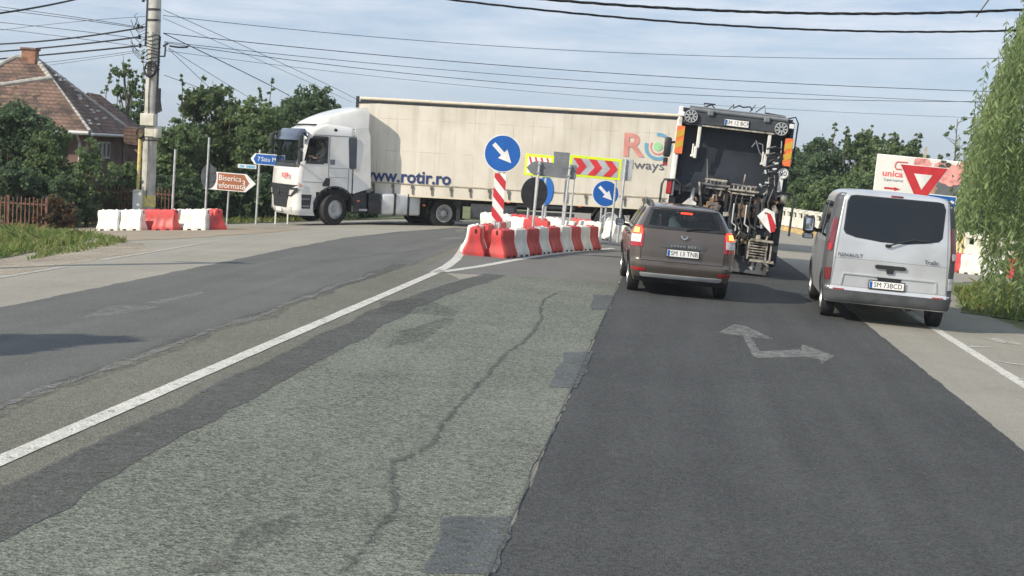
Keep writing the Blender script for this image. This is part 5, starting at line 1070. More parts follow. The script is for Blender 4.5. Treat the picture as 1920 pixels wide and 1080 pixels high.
# ---------------------------------------------------------------- house, shed, fence
def tilemat():
    m, n, l, p = newmat('roof_tile'); MATS['roof_tile'] = m; p.inputs['Roughness'].default_value = .85
    tcn = n.new('ShaderNodeTexCoord'); sp = n.new('ShaderNodeSeparateXYZ'); l.new(tcn.outputs['Object'], sp.inputs[0])
    def fr(sock, per):
        d = n.new('ShaderNodeMath'); d.operation = 'DIVIDE'; d.inputs[1].default_value = per; l.new(sock, d.inputs[0]); f = n.new('ShaderNodeMath'); f.operation = 'FRACT'; l.new(d.outputs[0], f.inputs[0]); return f.outputs[0]
    a = fr(sp.outputs['Z'], .13); ad = n.new('ShaderNodeMath'); ad.operation = 'ADD'; l.new(sp.outputs['X'], ad.inputs[0]); l.new(sp.outputs['Y'], ad.inputs[1]); b = fr(ad.outputs[0], .2)
    v = n.new('ShaderNodeTexVoronoi'); v.inputs['Scale'].default_value = 4.5; l.new(tcn.outputs['Object'], v.inputs['Vector']); sc_ = n.new('ShaderNodeSeparateColor'); l.new(v.outputs['Color'], sc_.inputs[0])
    nz = n.new('ShaderNodeTexNoise'); nz.inputs['Scale'].default_value = 1.3; nz.inputs['Detail'].default_value = 7; l.new(tcn.outputs['Object'], nz.inputs['Vector'])
    k = n.new('ShaderNodeMath'); k.operation = 'MULTIPLY_ADD'; k.inputs[1].default_value = .45; l.new(sc_.outputs[0], k.inputs[0]); l.new(nz.outputs['Fac'], k.inputs[2])
    r_ = n.new('ShaderNodeValToRGB'); r_.color_ramp.elements[0].color = (.05, .038, .032, 1); r_.color_ramp.elements[1].color = (.25, .155, .115, 1); r_.color_ramp.elements[0].position = .4; r_.color_ramp.elements[1].position = .9; l.new(k.outputs[0], r_.inputs[0])
    c = n.new('ShaderNodeMath'); c.operation = 'LESS_THAN'; c.inputs[1].default_value = .34; l.new(a, c.inputs[0]); c2 = n.new('ShaderNodeMath'); c2.operation = 'LESS_THAN'; c2.inputs[1].default_value = .14; l.new(b, c2.inputs[0])
    mm = n.new('ShaderNodeMath'); mm.operation = 'MAXIMUM'; l.new(c.outputs[0], mm.inputs[0]); l.new(c2.outputs[0], mm.inputs[1]); k2 = n.new('ShaderNodeMath'); k2.operation = 'MULTIPLY'; k2.inputs[1].default_value = .65; l.new(mm.outputs[0], k2.inputs[0])
    x = n.new('ShaderNodeMixRGB'); x.inputs[2].default_value = (.06, .045, .04, 1); l.new(k2.outputs[0], x.inputs[0]); l.new(r_.outputs[0], x.inputs[1]); l.new(x.outputs[0], p.inputs['Base Color'])
    bp = n.new('ShaderNodeBump'); bp.inputs['Strength'].default_value = .8; bp.inputs['Distance'].default_value = .06; l.new(a, bp.inputs['Height']); l.new(bp.outputs[0], p.inputs['Normal'])
tilemat()
def house():
    C0 = at(163, 300, 50); t = thing('house', 'old brick house with steep reddish brown tiled hip roof and a chimney behind the shrubs', 'house')
    zg = gz(C0.x, 50); W, D, ze = 6.8, 5.6, at(160, 247, 50).z - zg; za = at(57, 113, 54.4).z - zg
    # local: x to the left of the corner is negative, y runs back along the right wall
    m = MB(); m.box((-W / 2, D / 2, ze / 2 - .3), (W - .5, D - .5, ze + .6)); m.box((-1.9, D + .9, ze / 2 - .4), (3.4, 2.6, ze + .4)); m.build('wall', 'brick_wall', t)
    A = (-W / 2 - .2, D / 2 + .1, za); B = (-W / 2 + .5, D / 2 + .3, za - .03)
    def slab(m, pts, th=.07): m.poly(pts, (0, 0, -th))
    e = .12
    c1, c2, c3, c4 = (.1, -.1, ze), (-W - .1, -.1, ze), (-W - .1, D + .1, ze), (.1, D + .1, ze)
    m = MB(); slab(m, [c1, c2, A, B]); slab(m, [c1, B, c4]); slab(m, [c4, B, A, c3]); slab(m, [c3, A, c2]); rf = m.build('roof', 'roof_tile', t, 0)
    # lower front hip, its ridge tiles standing proud of the main slope
    lerp = lambda a, b, k: tuple(a[i] + (b[i] - a[i]) * k for i in range(3))
    G = lerp(c1, B, .7); G = (G[0], G[1] - .1, G[2] + .08); Gl = lerp(c2, A, .38); Gl = (Gl[0], Gl[1] - .14, Gl[2] + .05)
    m = MB(); m.poly([(.12, -.24, ze + .0), (-W - .1, -.24, ze), Gl, G], (0, .02, -.1)); m.build('front_slope', 'roof_tile', t, 0)
    m = MB()
    def ridge(a, b, n):
        a, b = Vector(a), Vector(b)
        for k in range(n): m.tube([a + (b - a) * (k / n), a + (b - a) * ((k + .96) / n)], [.1, .085], 8)
    ridge(c1, B, 22); ridge(Gl, G, 18); ridge(A, B, 3); ridge(c2, A, 22); ridge(B, c4, 18); m.build('ridge_tiles', 'concrete', t)
    m = MB(); rg = random.Random(2)
    for k in range(26):
        u, v = rg.random(), rg.uniform(.08, .85)
        p_ = Vector(c1).lerp(Vector(c4), .06 + .88 * u).lerp(Vector(B), v * .9); m.box(p_ + Vector((.05, 0, .07)), (.1, .1, .06))
    m.build('snow_guards', 'frame_white', t)
    # lower wing behind
    z2 = at(203, 178, 58).z - zg; P, Q = (-1.9, D + .5, z2), (-1.6, D + 1.2, z2 - .05)
    d1, d2, d3, d4 = (.25, D - .6, ze - .1), (-3.4, D - .6, ze - .1), (-3.4, D + 2.5, ze - .1), (.25, D + 2.5, ze - .1)
    m = MB(); slab(m, [d1, P, Q, d4]); slab(m, [d4, Q, d3]); slab(m, [d3, Q, P, d2]); m.build('wing_roof', 'roof_tile', t, 0)
    ch = at(71, 110, 54.4); m = MB(); m.box((A[0] + .5, A[1] + .1, za + .02), (.5, .42, .6)); c = m.build('chimney', 'chimney_brick', t); MB().box((A[0] + .5, A[1] + .1, za + .32), (.6, .52, .09), bev=.02).build('chimney_cap', 'brick_wall', c)
    m = MB(); m.tube([(.12, -.3, ze - .05), (-W, -.3, ze - .02)], .075, 8); m.tube([(.2, -.2, ze - .08), (.22, D, ze - .08)], .06, 8); g = m.build('gutter', 'gutter', t)
    MB().box((-1.0, -.32, ze - .22), (.16, .1, .26)).tube([(-.3, -.25, ze - .1), (-.3, .1, ze - .4), (-.3, .15, .2)], .05, 8).build('downpipe', 'gutter', t)
    w_ = MB().box((-.245, 2.6, ze - .62), (.06, 1.5, .55)).build('window', 'window_dark', t); m = MB()
    for y in (1.85, 2.3, 2.85, 3.35): m.box((-.2, y, ze - .62), (.05, .06, .55))
    for z in (ze - .35, ze - .9): m.box((-.2, 2.6, z), (.05, 1.6, .06))
    m.build('window_frame', 'frame_white', w_)
    for x in (-2.2, -4.6): w_ = MB().box((x, .24, ze - 1.3), (1.0, .06, 1.2)).build('window', 'window_dark', t); MB().box((x, .2, ze - 1.3), (.05, .05, 1.2)).box((x, .2, ze - .7), (1.1, .05, .08)).box((x, .2, ze - 1.92), (1.2, .09, .07)).build('window_frame', 'frame_white', w_)
    t.matrix_world = Matrix.Translation((C0.x, 50, zg)) @ Matrix.Rotation(R(5), 4, 'Z')
    return t
house()
def shed():
    p = at(300, 290, 52.5); t = thing('shed', 'low dark shed roof showing to the right of the concrete pole', 'shed'); zt = at(290, 246, 52.5).z - gz(p.x, 52.5)
    MB().box((-.4, .5, zt / 2 - .4), (1.5, 1.6, zt - .3)).build('wall', 'brick_wall', t)
    m = MB(); m.poly([(-1.2, -.5, zt + .1), (.1, -.5, zt), (.72, -.5, zt - .62), (-1.2, -.5, zt - .5)], (0, 2, 0)); m.build('roof', 'roof_tile', t, 0); stand(t, p.x, 52.5, -10)
shed()
def fence(px0, px1, Y, h, label, gap=False):
    a, b = at(px0, 400, Y), at(px1, 400, Y + .4); n = int((b.x - a.x) / .125); t = thing('picket_fence', label, 'fence'); L_ = b.x - a.x
    m = MB()
    for k in range(n):
        x = L_ * k / n; m.box((x, 0, h / 2 + .04), (.028, .02, h - .05 + .05 * math.sin(k * 2.1)))
    m.build('picket_panel', 'fence_rust', t)
    MB().box((L_ / 2, .025, .2), (L_, .03, .05)).build('rail', 'fence_rust', t); MB().box((L_ / 2, .025, h - .18), (L_, .03, .05)).build('rail', 'fence_rust', t)
    for k in range(max(2, int(L_ / 1.6)) + 1): MB().box((L_ * k / max(2, int(L_ / 1.6)), .06, h / 2), (.07, .07, h + .1)).build('post', 'fence_rust', t)
    stand(t, a.x, Y); return t
fence(-60, 96, 42.6, 1.0, 'rusty brown picket fence behind the long grass at the left edge')
fence(132, 330, 48.2, 1.4, 'rusty brown picket fence behind the white barriers and concrete pole')

# ---------------------------------------------------------------- trees
def crown(m, rg, blobs, n, size, shape=1.0, up=.35):
    """leaf-sized faces in clumps: blobs of (centre, radius xyz)"""
    vol = [b[1][0] * b[1][1] * b[1][2] for b in blobs]; tot = sum(v ** .67 for v in vol)
    for (c, r_), v in zip(blobs, vol):
        k = int(n * v ** .67 / tot); nc = max(1 if n < 100 else 4, int(k / 34)); c = Vector(c)
        for _ in range(nc):
            d = Vector((rg.gauss(0, 1), rg.gauss(0, 1), rg.gauss(0, 1))).normalized(); q = rg.uniform(.3, 1.1); cc = c + Vector((d.x * r_[0], d.y * r_[1], d.z * r_[2])) * q; cr_ = rg.uniform(.16, .34) * min(1.2, max(r_) * .8)
            for _ in range(34 if n > 100 else n):
                o = Vector((rg.gauss(0, 1), rg.gauss(0, 1), rg.gauss(0, .75))) * cr_ * .62; s = size * rg.uniform(.55, 1.25)
                nn = (Vector((rg.gauss(0, 1), rg.gauss(0, 1), rg.gauss(0, 1) + up)) + o.normalized() * .6).normalized(); a = nn.orthogonal().normalized(); a.rotate(Matrix.Rotation(rg.uniform(0, 6.28), 3, nn)); b = nn.cross(a)
                p = cc + o; m.quad(p - a * s * .5, p + b * s * .26 * shape + nn * s * .08, p + a * s * .5, p - b * s * .26 * shape + nn * s * .08)
def tree(label, px, Y, top_py, wd, mat, n=3600, size=.2, bark='bark', seed=1, kind='tree', shoots=0, depth=None, bottom=.15, sparse=False, group=None, lobes=11, xh=None):
    rg = random.Random(seed); b = Vector((xh[0], Y, 0)) if xh else at(px, 330, Y); zg = gz(b.x, Y); h = xh[1] if xh else at(px, top_py, Y).z - zg; t = thing(kind, label, 'shrub' if kind == 'shrub' else 'tree', group); d = depth or wd * .8
    blobs = []; zb = h * bottom
    for k in range(lobes):
        z = zb + (h - zb) * (.12 + .8 * (k + rg.uniform(0, .6)) / lobes); q = (z - zb) / (h - zb); ww = wd * .5 * (math.sin(math.pi * min(1, q * .85 + .2)) ** .6); a = rg.uniform(0, 6.28); e = rg.uniform(.25, .75)
        rr = wd * rg.uniform(.22, .33) * (1.05 - .4 * q); blobs.append(((ww * e * math.cos(a), d / wd * ww * e * math.sin(a), min(z, h - rr * .8)), (rr, rr * d / wd, rr * rg.uniform(.7, 1.0))))
    m = MB(); r0 = max(.05, h * .025); tp = [(0, 0, -.1), (.05 * wd * rg.uniform(-.4, .4), 0, h * .3), (.08 * wd * rg.uniform(-.5, .5), 0, h * .62), (rg.uniform(-.1, .1), 0, h * .86)]
    m.tube(tp, [r0, r0 * .8, r0 * .5, r0 * .2], 7)
    for c, r_ in blobs:
        s = Vector(tp[1]) * .6 + Vector(tp[2]) * .4 * rg.uniform(.3, 1.4); s.z = min(s.z, c[2] * .9); mid = (s + Vector(c)) / 2 + Vector((0, 0, .08 * h)); m.tube([s, mid, Vector(c), Vector(c) + (Vector(c) - mid) * .5], [r0 * .45, r0 * .3, r0 * .16, r0 * .05], 5)
    sh = []
    for k in range(shoots):
        a = rg.uniform(0, 6.28); q = rg.uniform(.1, .5) * wd; p = Vector((q * math.cos(a), q * math.sin(a) * .6, h * rg.uniform(.7, .85))); e = p + Vector((rg.uniform(-.3, .3), 0, h * rg.uniform(.15, .3))); m.tube([p - Vector((0, 0, .5)), p, e], [.03, .02, .008], 5); sh.append((p, e))
    m.build('trunk', bark, t)
    m = MB(); crown(m, rg, blobs, int(n * (4.2 if not sparse else 1.6)), size * .88, 1.5)
    for p, e in sh:
        for k in range(9): crown(m, rg, [(tuple(p + (e - p) * (k + .5) / 9), (.3 - .025 * k, .3 - .025 * k, .12))], 12, size * .9)
    m.build('crown', mat, t, 0, fix=False); stand(t, b.x, Y, rg.uniform(0, 360) if not depth else 0); return t
GL = 'shrubs and trees in front of the house'
tree('dark leafy shrub climbing before the tiled roof at the left edge', 12, 46.5, 188, 4.0, 'leaf_c', 4200, .17, seed=2, kind='shrub', bottom=.1, group=GL)
tree('dark shrub below the white gutter of the house', 92, 46.2, 232, 2.6, 'leaf_a', 3000, .15, seed=3, kind='shrub', bottom=.08, group=GL)
tree('feathery dark shrub at the corner of the house above the fence gap', 165, 45.6, 250, 2.3, 'leaf_a', 2600, .15, seed=4, kind='shrub', bottom=.05, sparse=True, group=GL)
tree('low dark shrub standing behind the fence at the left edge', 42, 44.2, 300, 2.8, 'leaf_c', 2600, .15, seed=5, kind='shrub', bottom=.02, group=GL)
tree('low dark shrub between the two picket fences', 128, 44.6, 325, 2.0, 'leaf_c', 2200, .14, seed=6, kind='shrub', bottom=.02, group=GL)
tree('low dark shrub behind the picket fence left of the concrete pole', 208, 49.3, 330, 2.2, 'leaf_c', 2200, .14, seed=16, kind='shrub', bottom=.02, group=GL)
tree('reddish dry creeper shrub over the fence at the left edge', 105, 43.0, 372, 1.5, 'leaf_dry', 900, .12, seed=17, kind='shrub', bottom=.02, group=GL)
tree('yellowish green shrub beside the foot of the concrete pole', 250, 49, 300, 1.7, 'leaf_b', 1600, .14, seed=7, kind='shrub', bottom=.05, group=GL)
tree('thin half bare tree rising behind the house left of the pole', 238, 62, 112, 2.4, 'leaf_b', 900, .2, 'bark_grey', seed=8, shoots=6, bottom=.45, sparse=True)
tree('slim dark tree standing behind the lower house roof', 262, 60, 190, 2.2, 'leaf_c', 2200, .18, seed=18, bottom=.2)
GB = 'trees behind the church sign and lorry cab'
tree('tall uneven tree with a loose top left of the lorry cab', 405, 54, 142, 3.6, 'leaf_a', 4600, .2, seed=9, shoots=6, bottom=.12, group=GB)
tree('pale green rounded tree between the concrete pole and the church sign', 345, 51, 232, 3.4, 'leaf_b', 4200, .18, seed=10, bottom=.02, group=GB)
tree('bushy tree behind the blue Satu Mare sign', 475, 53, 188, 3.6, 'leaf_b', 4600, .19, seed=11, bottom=.02, shoots=3, group=GB)
tree('dense dark rounded tree directly above the lorry cab', 566, 58, 158, 3.9, 'leaf_c', 5600, .18, seed=12, bottom=.15, group=GB)
tree('mid green tree right of the dense dark tree behind the cab roof', 628, 60, 186, 2.8, 'leaf_a', 2600, .18, seed=13, bottom=.1, group=GB)
tree('dark tree filling the gap behind the church sign', 440, 56, 225, 3.4, 'leaf_c', 3600, .18, seed=14, bottom=.02, group=GB)
tree('dark tree half hidden by the front of the lorry', 528, 55, 205, 3.2, 'leaf_a', 3600, .18, seed=15, bottom=.02, group=GB)
for i, (px, tp, w_, Y, nm) in enumerate([(330, 330, 2.4, 49.6, 'below the pale rounded tree'), (385, 335, 2.4, 50.2, 'behind the round sign'), (440, 330, 2.4, 50.8, 'behind the church sign'), (492, 325, 2.4, 51.4, 'behind the blue sign post'), (540, 335, 2.4, 52, 'behind the front of the lorry'), (600, 340, 2.6, 53, 'behind the front wheels of the lorry'), (664, 345, 2.8, 54, 'behind the lorry fuel tanks')]):
    tree('low dark hedge shrub ' + nm, px, Y, tp, w_, 'leaf_c', 2600, .16, seed=30 + i, kind='shrub', bottom=.0, group='hedge shrubs along the far verge', lobes=9)
GR = 'trees beyond the bridge railing'
for i, (px, tp, w_, Y, mt, sh, nm) in enumerate([(1512, 250, 3.4, 86, 'leaf_c', 0, 'dark round tree just right of the refuse truck'), (1478, 268, 3.6, 90, 'leaf_c', 0, 'dark tree half hidden behind the refuse truck'), (1560, 268, 4.0, 82, 'leaf_c', 2, 'dark tree above the left side of the van'), (1612, 246, 3.6, 78, 'leaf_b', 8, 'pale green tree with upright leafy shoots above the van'), (1680, 258, 3.4, 76, 'leaf_b', 8, 'pale leafy tree with loose shoots behind the billboard'), (1735, 296, 2.6, 80, 'leaf_b', 4, 'small tree at the right end of the billboard'), (1560, 330, 4.2, 76, 'leaf_b', 0, 'bushy low tree behind the bridge railing'), (1500, 335, 3.6, 79, 'leaf_a', 0, 'low dark tree behind the left end of the railing'), (1640, 320, 4.2, 74, 'leaf_a', 0, 'low bushy tree hidden behind the van roof'), (1800, 300, 4.5, 68, 'leaf_c', 0, 'dark tree behind the hanging willow strands'), (1880, 260, 5.0, 66, 'leaf_c', 0, 'dark tree farther right behind the willow')]):
    tree(nm, px, Y, tp, w_, mt, 3600, .24 if mt != 'leaf_c' else .2, seed=50 + i, bottom=.02, shoots=sh, group=GR)
def sparse_sapling():
    p = at(1789, 300, 60); t = thing('tree', 'thin bare stem with few twigs beside the willow above the billboard', 'tree'); z0 = gz(p.x, 60); h = at(1786, 222, 60).z - z0; rg = random.Random(9)
    m = MB(); m.tube([(0, 0, 0), (.03, 0, h * .6), (0, 0, h)], [.05, .035, .012], 6); tw = []
    for k in range(22): z = h * (.4 + .027 * k); e = Vector((rg.uniform(-.6, .6), rg.uniform(-.4, .4), z + rg.uniform(.1, .4))); m.tube([(0, 0, z), e], [.015, .005], 4); tw.append(e)
    m.build('trunk', 'bark', t); m = MB()
    for e in tw: crown(m, rg, [(tuple(e), (.28, .28, .2))], 30, .13)
    m.build('crown', 'leaf_a', t, 0, fix=False); stand(t, p.x, 60)
sparse_sapling()

# --- weeping willow on the right
def willow():
    rg = random.Random(21); t = thing('willow_tree', 'weeping willow with long hanging strands at the right edge', 'tree'); bx, by = 10.2, 31.0; zg = gz(bx, by)
    m = MB(); m.tube([(0, 0, -.2), (-.1, 0, 1.6), (-.2, .1, 3.2), (-.1, .1, 5)], [.34, .27, .22, .14], 10)
    lb = []
    for k in range(15):
        a = R(100 + 170 * k / 14) + rg.uniform(-.1, .1); rr = rg.uniform(2.6, 4.3); P0 = Vector((-.2, .1, rg.uniform(2.6, 4.8))); P2 = Vector((rr * math.cos(a), rr * .75 * math.sin(a), rg.uniform(4.0, 6.6))); P1 = (P0 + P2) / 2 + Vector((0, 0, 1.3)); m.tube([P0, P1, P2, P2 + (P2 - P1) * .2 - Vector((0, 0, .7))], [.1, .06, .03, .012], 6); lb.append(P2)
    m.build('trunk', 'bark', t)
    strands = MB(); lv = MB()
    def strand(x, y, zt, zb):
        sway = rg.uniform(-.12, .12); n = max(3, int((zt - zb) / .35)); pts = [Vector((x + sway * (k / n) ** 2 + .03 * math.sin(k * 1.3 + x * 9), y + .04 * math.sin(k + y * 5), zt + (zb - zt) * k / n)) for k in range(n + 1)]; strands.tube(pts, [.004] * n + [.002], 3)
        L_ = zt - zb; c = int(L_ * 27)
        for i in range(c):
            f = (i + rg.random()) / c; k = min(n - 1, int(f * n)); p = pts[k] + (pts[k + 1] - pts[k]) * (f * n - k); a = rg.uniform(0, 6.28); ln = rg.uniform(.09, .19); w_ = ln * .13
            d = Vector((math.cos(a), math.sin(a), -rg.uniform(.5, 1.8))).normalized(); s = d.cross(Vector((rg.gauss(0, 1), rg.gauss(0, 1), .4))).normalized(); lv.quad(p, p + d * ln * .45 + s * w_, p + d * ln, p + d * ln * .45 - s * w_)
    for k in range(800):
        x = rg.uniform(5.35, 10.6) - bx; y = rg.uniform(-4.2, 3.6)
        if (x / 4.85) ** 2 + (y / 4.6) ** 2 > 1: continue
        wx = x + bx; top = 1.9 + 6.2 * max(.04, 1 - (x / 5.5) ** 2 - (y / 5.8) ** 2 * .7) ** .5; f = wx / (y + by) - .016 * noise.noise(Vector((y * 1.9, 3, 5))) - rg.uniform(-.006, .006); u = rg.random()
        if f < .189: continue
        if f < .203: zt = min(top, 4.6) - u * 1.2; zb = max(1.5, zt - rg.uniform(.6, 1.9)) if rg.random() < .75 else zt - .5
        elif f < .209: zt = top - u * 2.4; zb = max(.3 if rg.random() < .5 else 1.45, zt - rg.uniform(1.0, 3.0))
        else: zt = top - u * (top - 1.8); zb = max(rg.uniform(.05, .5), zt - rg.uniform(1.5, 3.6))
        zt = min(zt, 3.0 + (f - .19) * 105 + rg.uniform(-.4, .3))
        if zb > zt - .3: continue
        strand(x, y, zt, zb)
    for k in range(170):                                    # loose outer curtain on the road side
        f = rg.uniform(.182, .222) + rg.uniform(0, .01); Yw = rg.uniform(27.2, 33.5); x = f * Yw - bx; y = Yw - by; top = 2.6 + 26 * max(.0006, f - .186) ** .5 * 1.15 * rg.uniform(.75, 1.1); zt = min(top, 3.0 + (f - .19) * 105 + rg.uniform(-.2, .5)) - rg.random() * .5
        zb = max(1.5 if f < .205 or rg.random() < .7 else .5, zt - rg.uniform(.8, 2.6)) if f > .193 or rg.random() < .35 else zt - rg.uniform(.4, 1.3)
        if zb < zt - .3: strand(x, y, zt, max(zb, 1.3 if f < .205 else .3))
    for k in range(90):                                     # low skirt near the verge
        x = rg.uniform(5.9, 9.5) - bx; y = rg.uniform(-4.4, -1.5); zt = rg.uniform(1.0, 2.2); strand(x, y, zt, rg.uniform(.02, .3))
    strands.build('hanging_twigs', 'twig_green', t, 0); lv.build('foliage', 'leaf_willow', t, 0, fix=False); stand(t, bx, by)
willow()
# trees left of the picture whose shade falls over the road edge and the verge
tree('roadside tree beyond the left edge of the view', 0, 8.6, 0, 1.9, 'leaf_a', 2500, .2, seed=77, bottom=.68, xh=(-12.2, 6.3))

# ---------------------------------------------------------------- grass
def grass(name, pts_fn, n, h, mats, seed, label):
    rg = random.Random(seed); m = MB()
    for _ in range(n):
        x, y, k = pts_fn(rg); z = gz(x, y); hh = h * k * rg.uniform(.5, 1.3); a = rg.uniform(0, 6.28); w_ = rg.uniform(.006, .014) * (1 + y / 40); lean = Vector((rg.gauss(0, .35), rg.gauss(0, .35), 1)); s = Vector((math.cos(a), math.sin(a), 0)) * w_
        p = Vector((x, y, z - .01)); q = p + lean * hh * .6; e = p + Vector((lean.x * 1.5, lean.y * 1.5, .9)) * hh
        v = [m.bm.verts.new(c) for c in (p - s, p + s, q + s * .7, e, q - s * .7)]; f = m.bm.faces.new(v); f.material_index = 1 if rg.random() < .25 + .3 * noise.noise(Vector((x * .8, y * .8, 3))) else 0
    o = m.build(name, mats, None, 0, fix=False); tag(o, label, 'grass', kind='stuff')
def inpoly(P, x, y):
    c = False
    for (x0, y0), (x1, y1) in zip(P, P[1:] + P[:1]):
        if (y0 > y) != (y1 > y) and x < (x1 - x0) * (y - y0) / (y1 - y0) + x0: c = not c
    return c
def pick(P, edge=None):
    xs = [p[0] for p in P]; ys = [p[1] for p in P]
    def f(rg):
        while True:
            x, y = rg.uniform(min(xs), max(xs)), rg.uniform(min(ys), max(ys))
            if inpoly(P, x, y): return x, y, .55 + .75 * max(0, .5 + noise.noise(Vector((x * .7, y * .7, 1))))
    return f
GP = [(-11.6, 24.3), (-11.9, 27.5), (-12.2, 30), (-12.8, 32.5), (-14.2, 34.5), (-16.5, 37), (-21, 41.5), (-24, 41), (-22, 30), (-17, 23.5)]
sheet('verge_ground', [rough(GP, .4, .2, 60), rough([(5.3, 27.4), (6.2, 27), (9, 26.8), (16, 26), (18, 42), (9.5, 41.4), (7.4, 36.5), (6.3, 33)], .4, .15, 61), rough([(-30, 46.2), (-18, 46.2), (-13.6, 49.8), (-11, 52.4), (-6, 54), (-6, 62), (-40, 62)], .5, .2, 62)], .012, 'turf')
grass('grass', pick([(-10.9, 24.6), (-11.1, 28), (-11.5, 31), (-12.8, 33.4), (-14, 35), (-16, 38), (-12, 31), (-11.7, 27)]), 900, .12, ['grass', 'grass_dry'], 8, 'thin weeds straggling from the left verge onto the gravel')
grass('grass', pick(GP), 18000, .22, ['grass', 'grass_dry'], 1, 'long green grass growing on the left verge before the fence')
grass('grass', pick([(5.35, 27.5), (6.2, 27.1), (9, 26.8), (13, 26.6), (13, 40), (9.5, 41), (7.4, 36.2), (6.3, 33)]), 11000, .2, ['grass', 'grass_dry'], 2, 'short sunlit grass under the willow beside the van')
grass('grass', pick([(-18, 46.6), (-13.6, 50), (-11.5, 52.2), (-12, 54), (-18, 52)]), 5000, .2, ['grass', 'grass_dry'], 3, 'strip of short grass along the far verge below the hedge')

# ---------------------------------------------------------------- bridge railing
def railing(a, b, label):
    a, b = Vector((*a, 0)), Vector((*b, 0)); L_ = (b - a).length; t = thing('bridge_railing', label, 'railing'); n = int(L_ / .85)
    MB().box((0, L_ / 2, .12), (.5, L_, .5)).build('plinth', 'ochre_stone', t)
    m = MB()
    for k in range(int(L_ / 1.1)): m.box((-.252, .5 + 1.1 * k, .12), (.02, .16, .36))
    m.build('plinth_recess', 'wood_pale', t)
    MB().box((0, L_ / 2, .42), (.6, L_, .08), bev=.015).box((.02, L_ / 2, .62), (.22, L_, .36), bev=.015).build('parapet', 'concrete_pale', t)
    for k in range(n + 1): y = L_ * k / n; MB().box((0, y, .93), (.16, .2, .28), bev=.02).box((0, y, 1.13), (.22, .3, .1), bev=.03).build('baluster', 'concrete_pale', t)
    MB().box((0, L_ / 2, 1.06), (.13, L_, .1), bev=.02).build('top_rail', 'concrete_pale', t)
    ang = math.degrees(math.atan2(-(b - a).x, (b - a).y)); t.matrix_world = Matrix.Translation((a.x, a.y, gz(a.x, a.y))) @ Matrix.Rotation(R(ang), 4, 'Z'); return t
railing((9.9, 47.5), (4.6, 72), 'cream concrete bridge railing with ochre plinth between refuse truck and van')
railing((16, 46.4), (10.2, 47.2), 'cream concrete railing seen through the willow right of the van')
for i, px in enumerate((1798, 1806)):
    p = at(px, 440, 46.6); t = thing('marker_post', 'short yellow post above the railing right of the van, %s' % ('the left one' if not i else 'the right one'), 'post'); z = at(px, 437, 46.6).z - gz(p.x, 46.6); MB().cyl((0, 0, 0), (0, 0, z), .045, seg=8).build('pole', 'yellow_mark', t); MB().lathe([(.05, z), (.05, z + .04), (.001, z + .05)], seg=8).build('cap', 'concrete_pale', t); stand(t, p.x, 46.6)

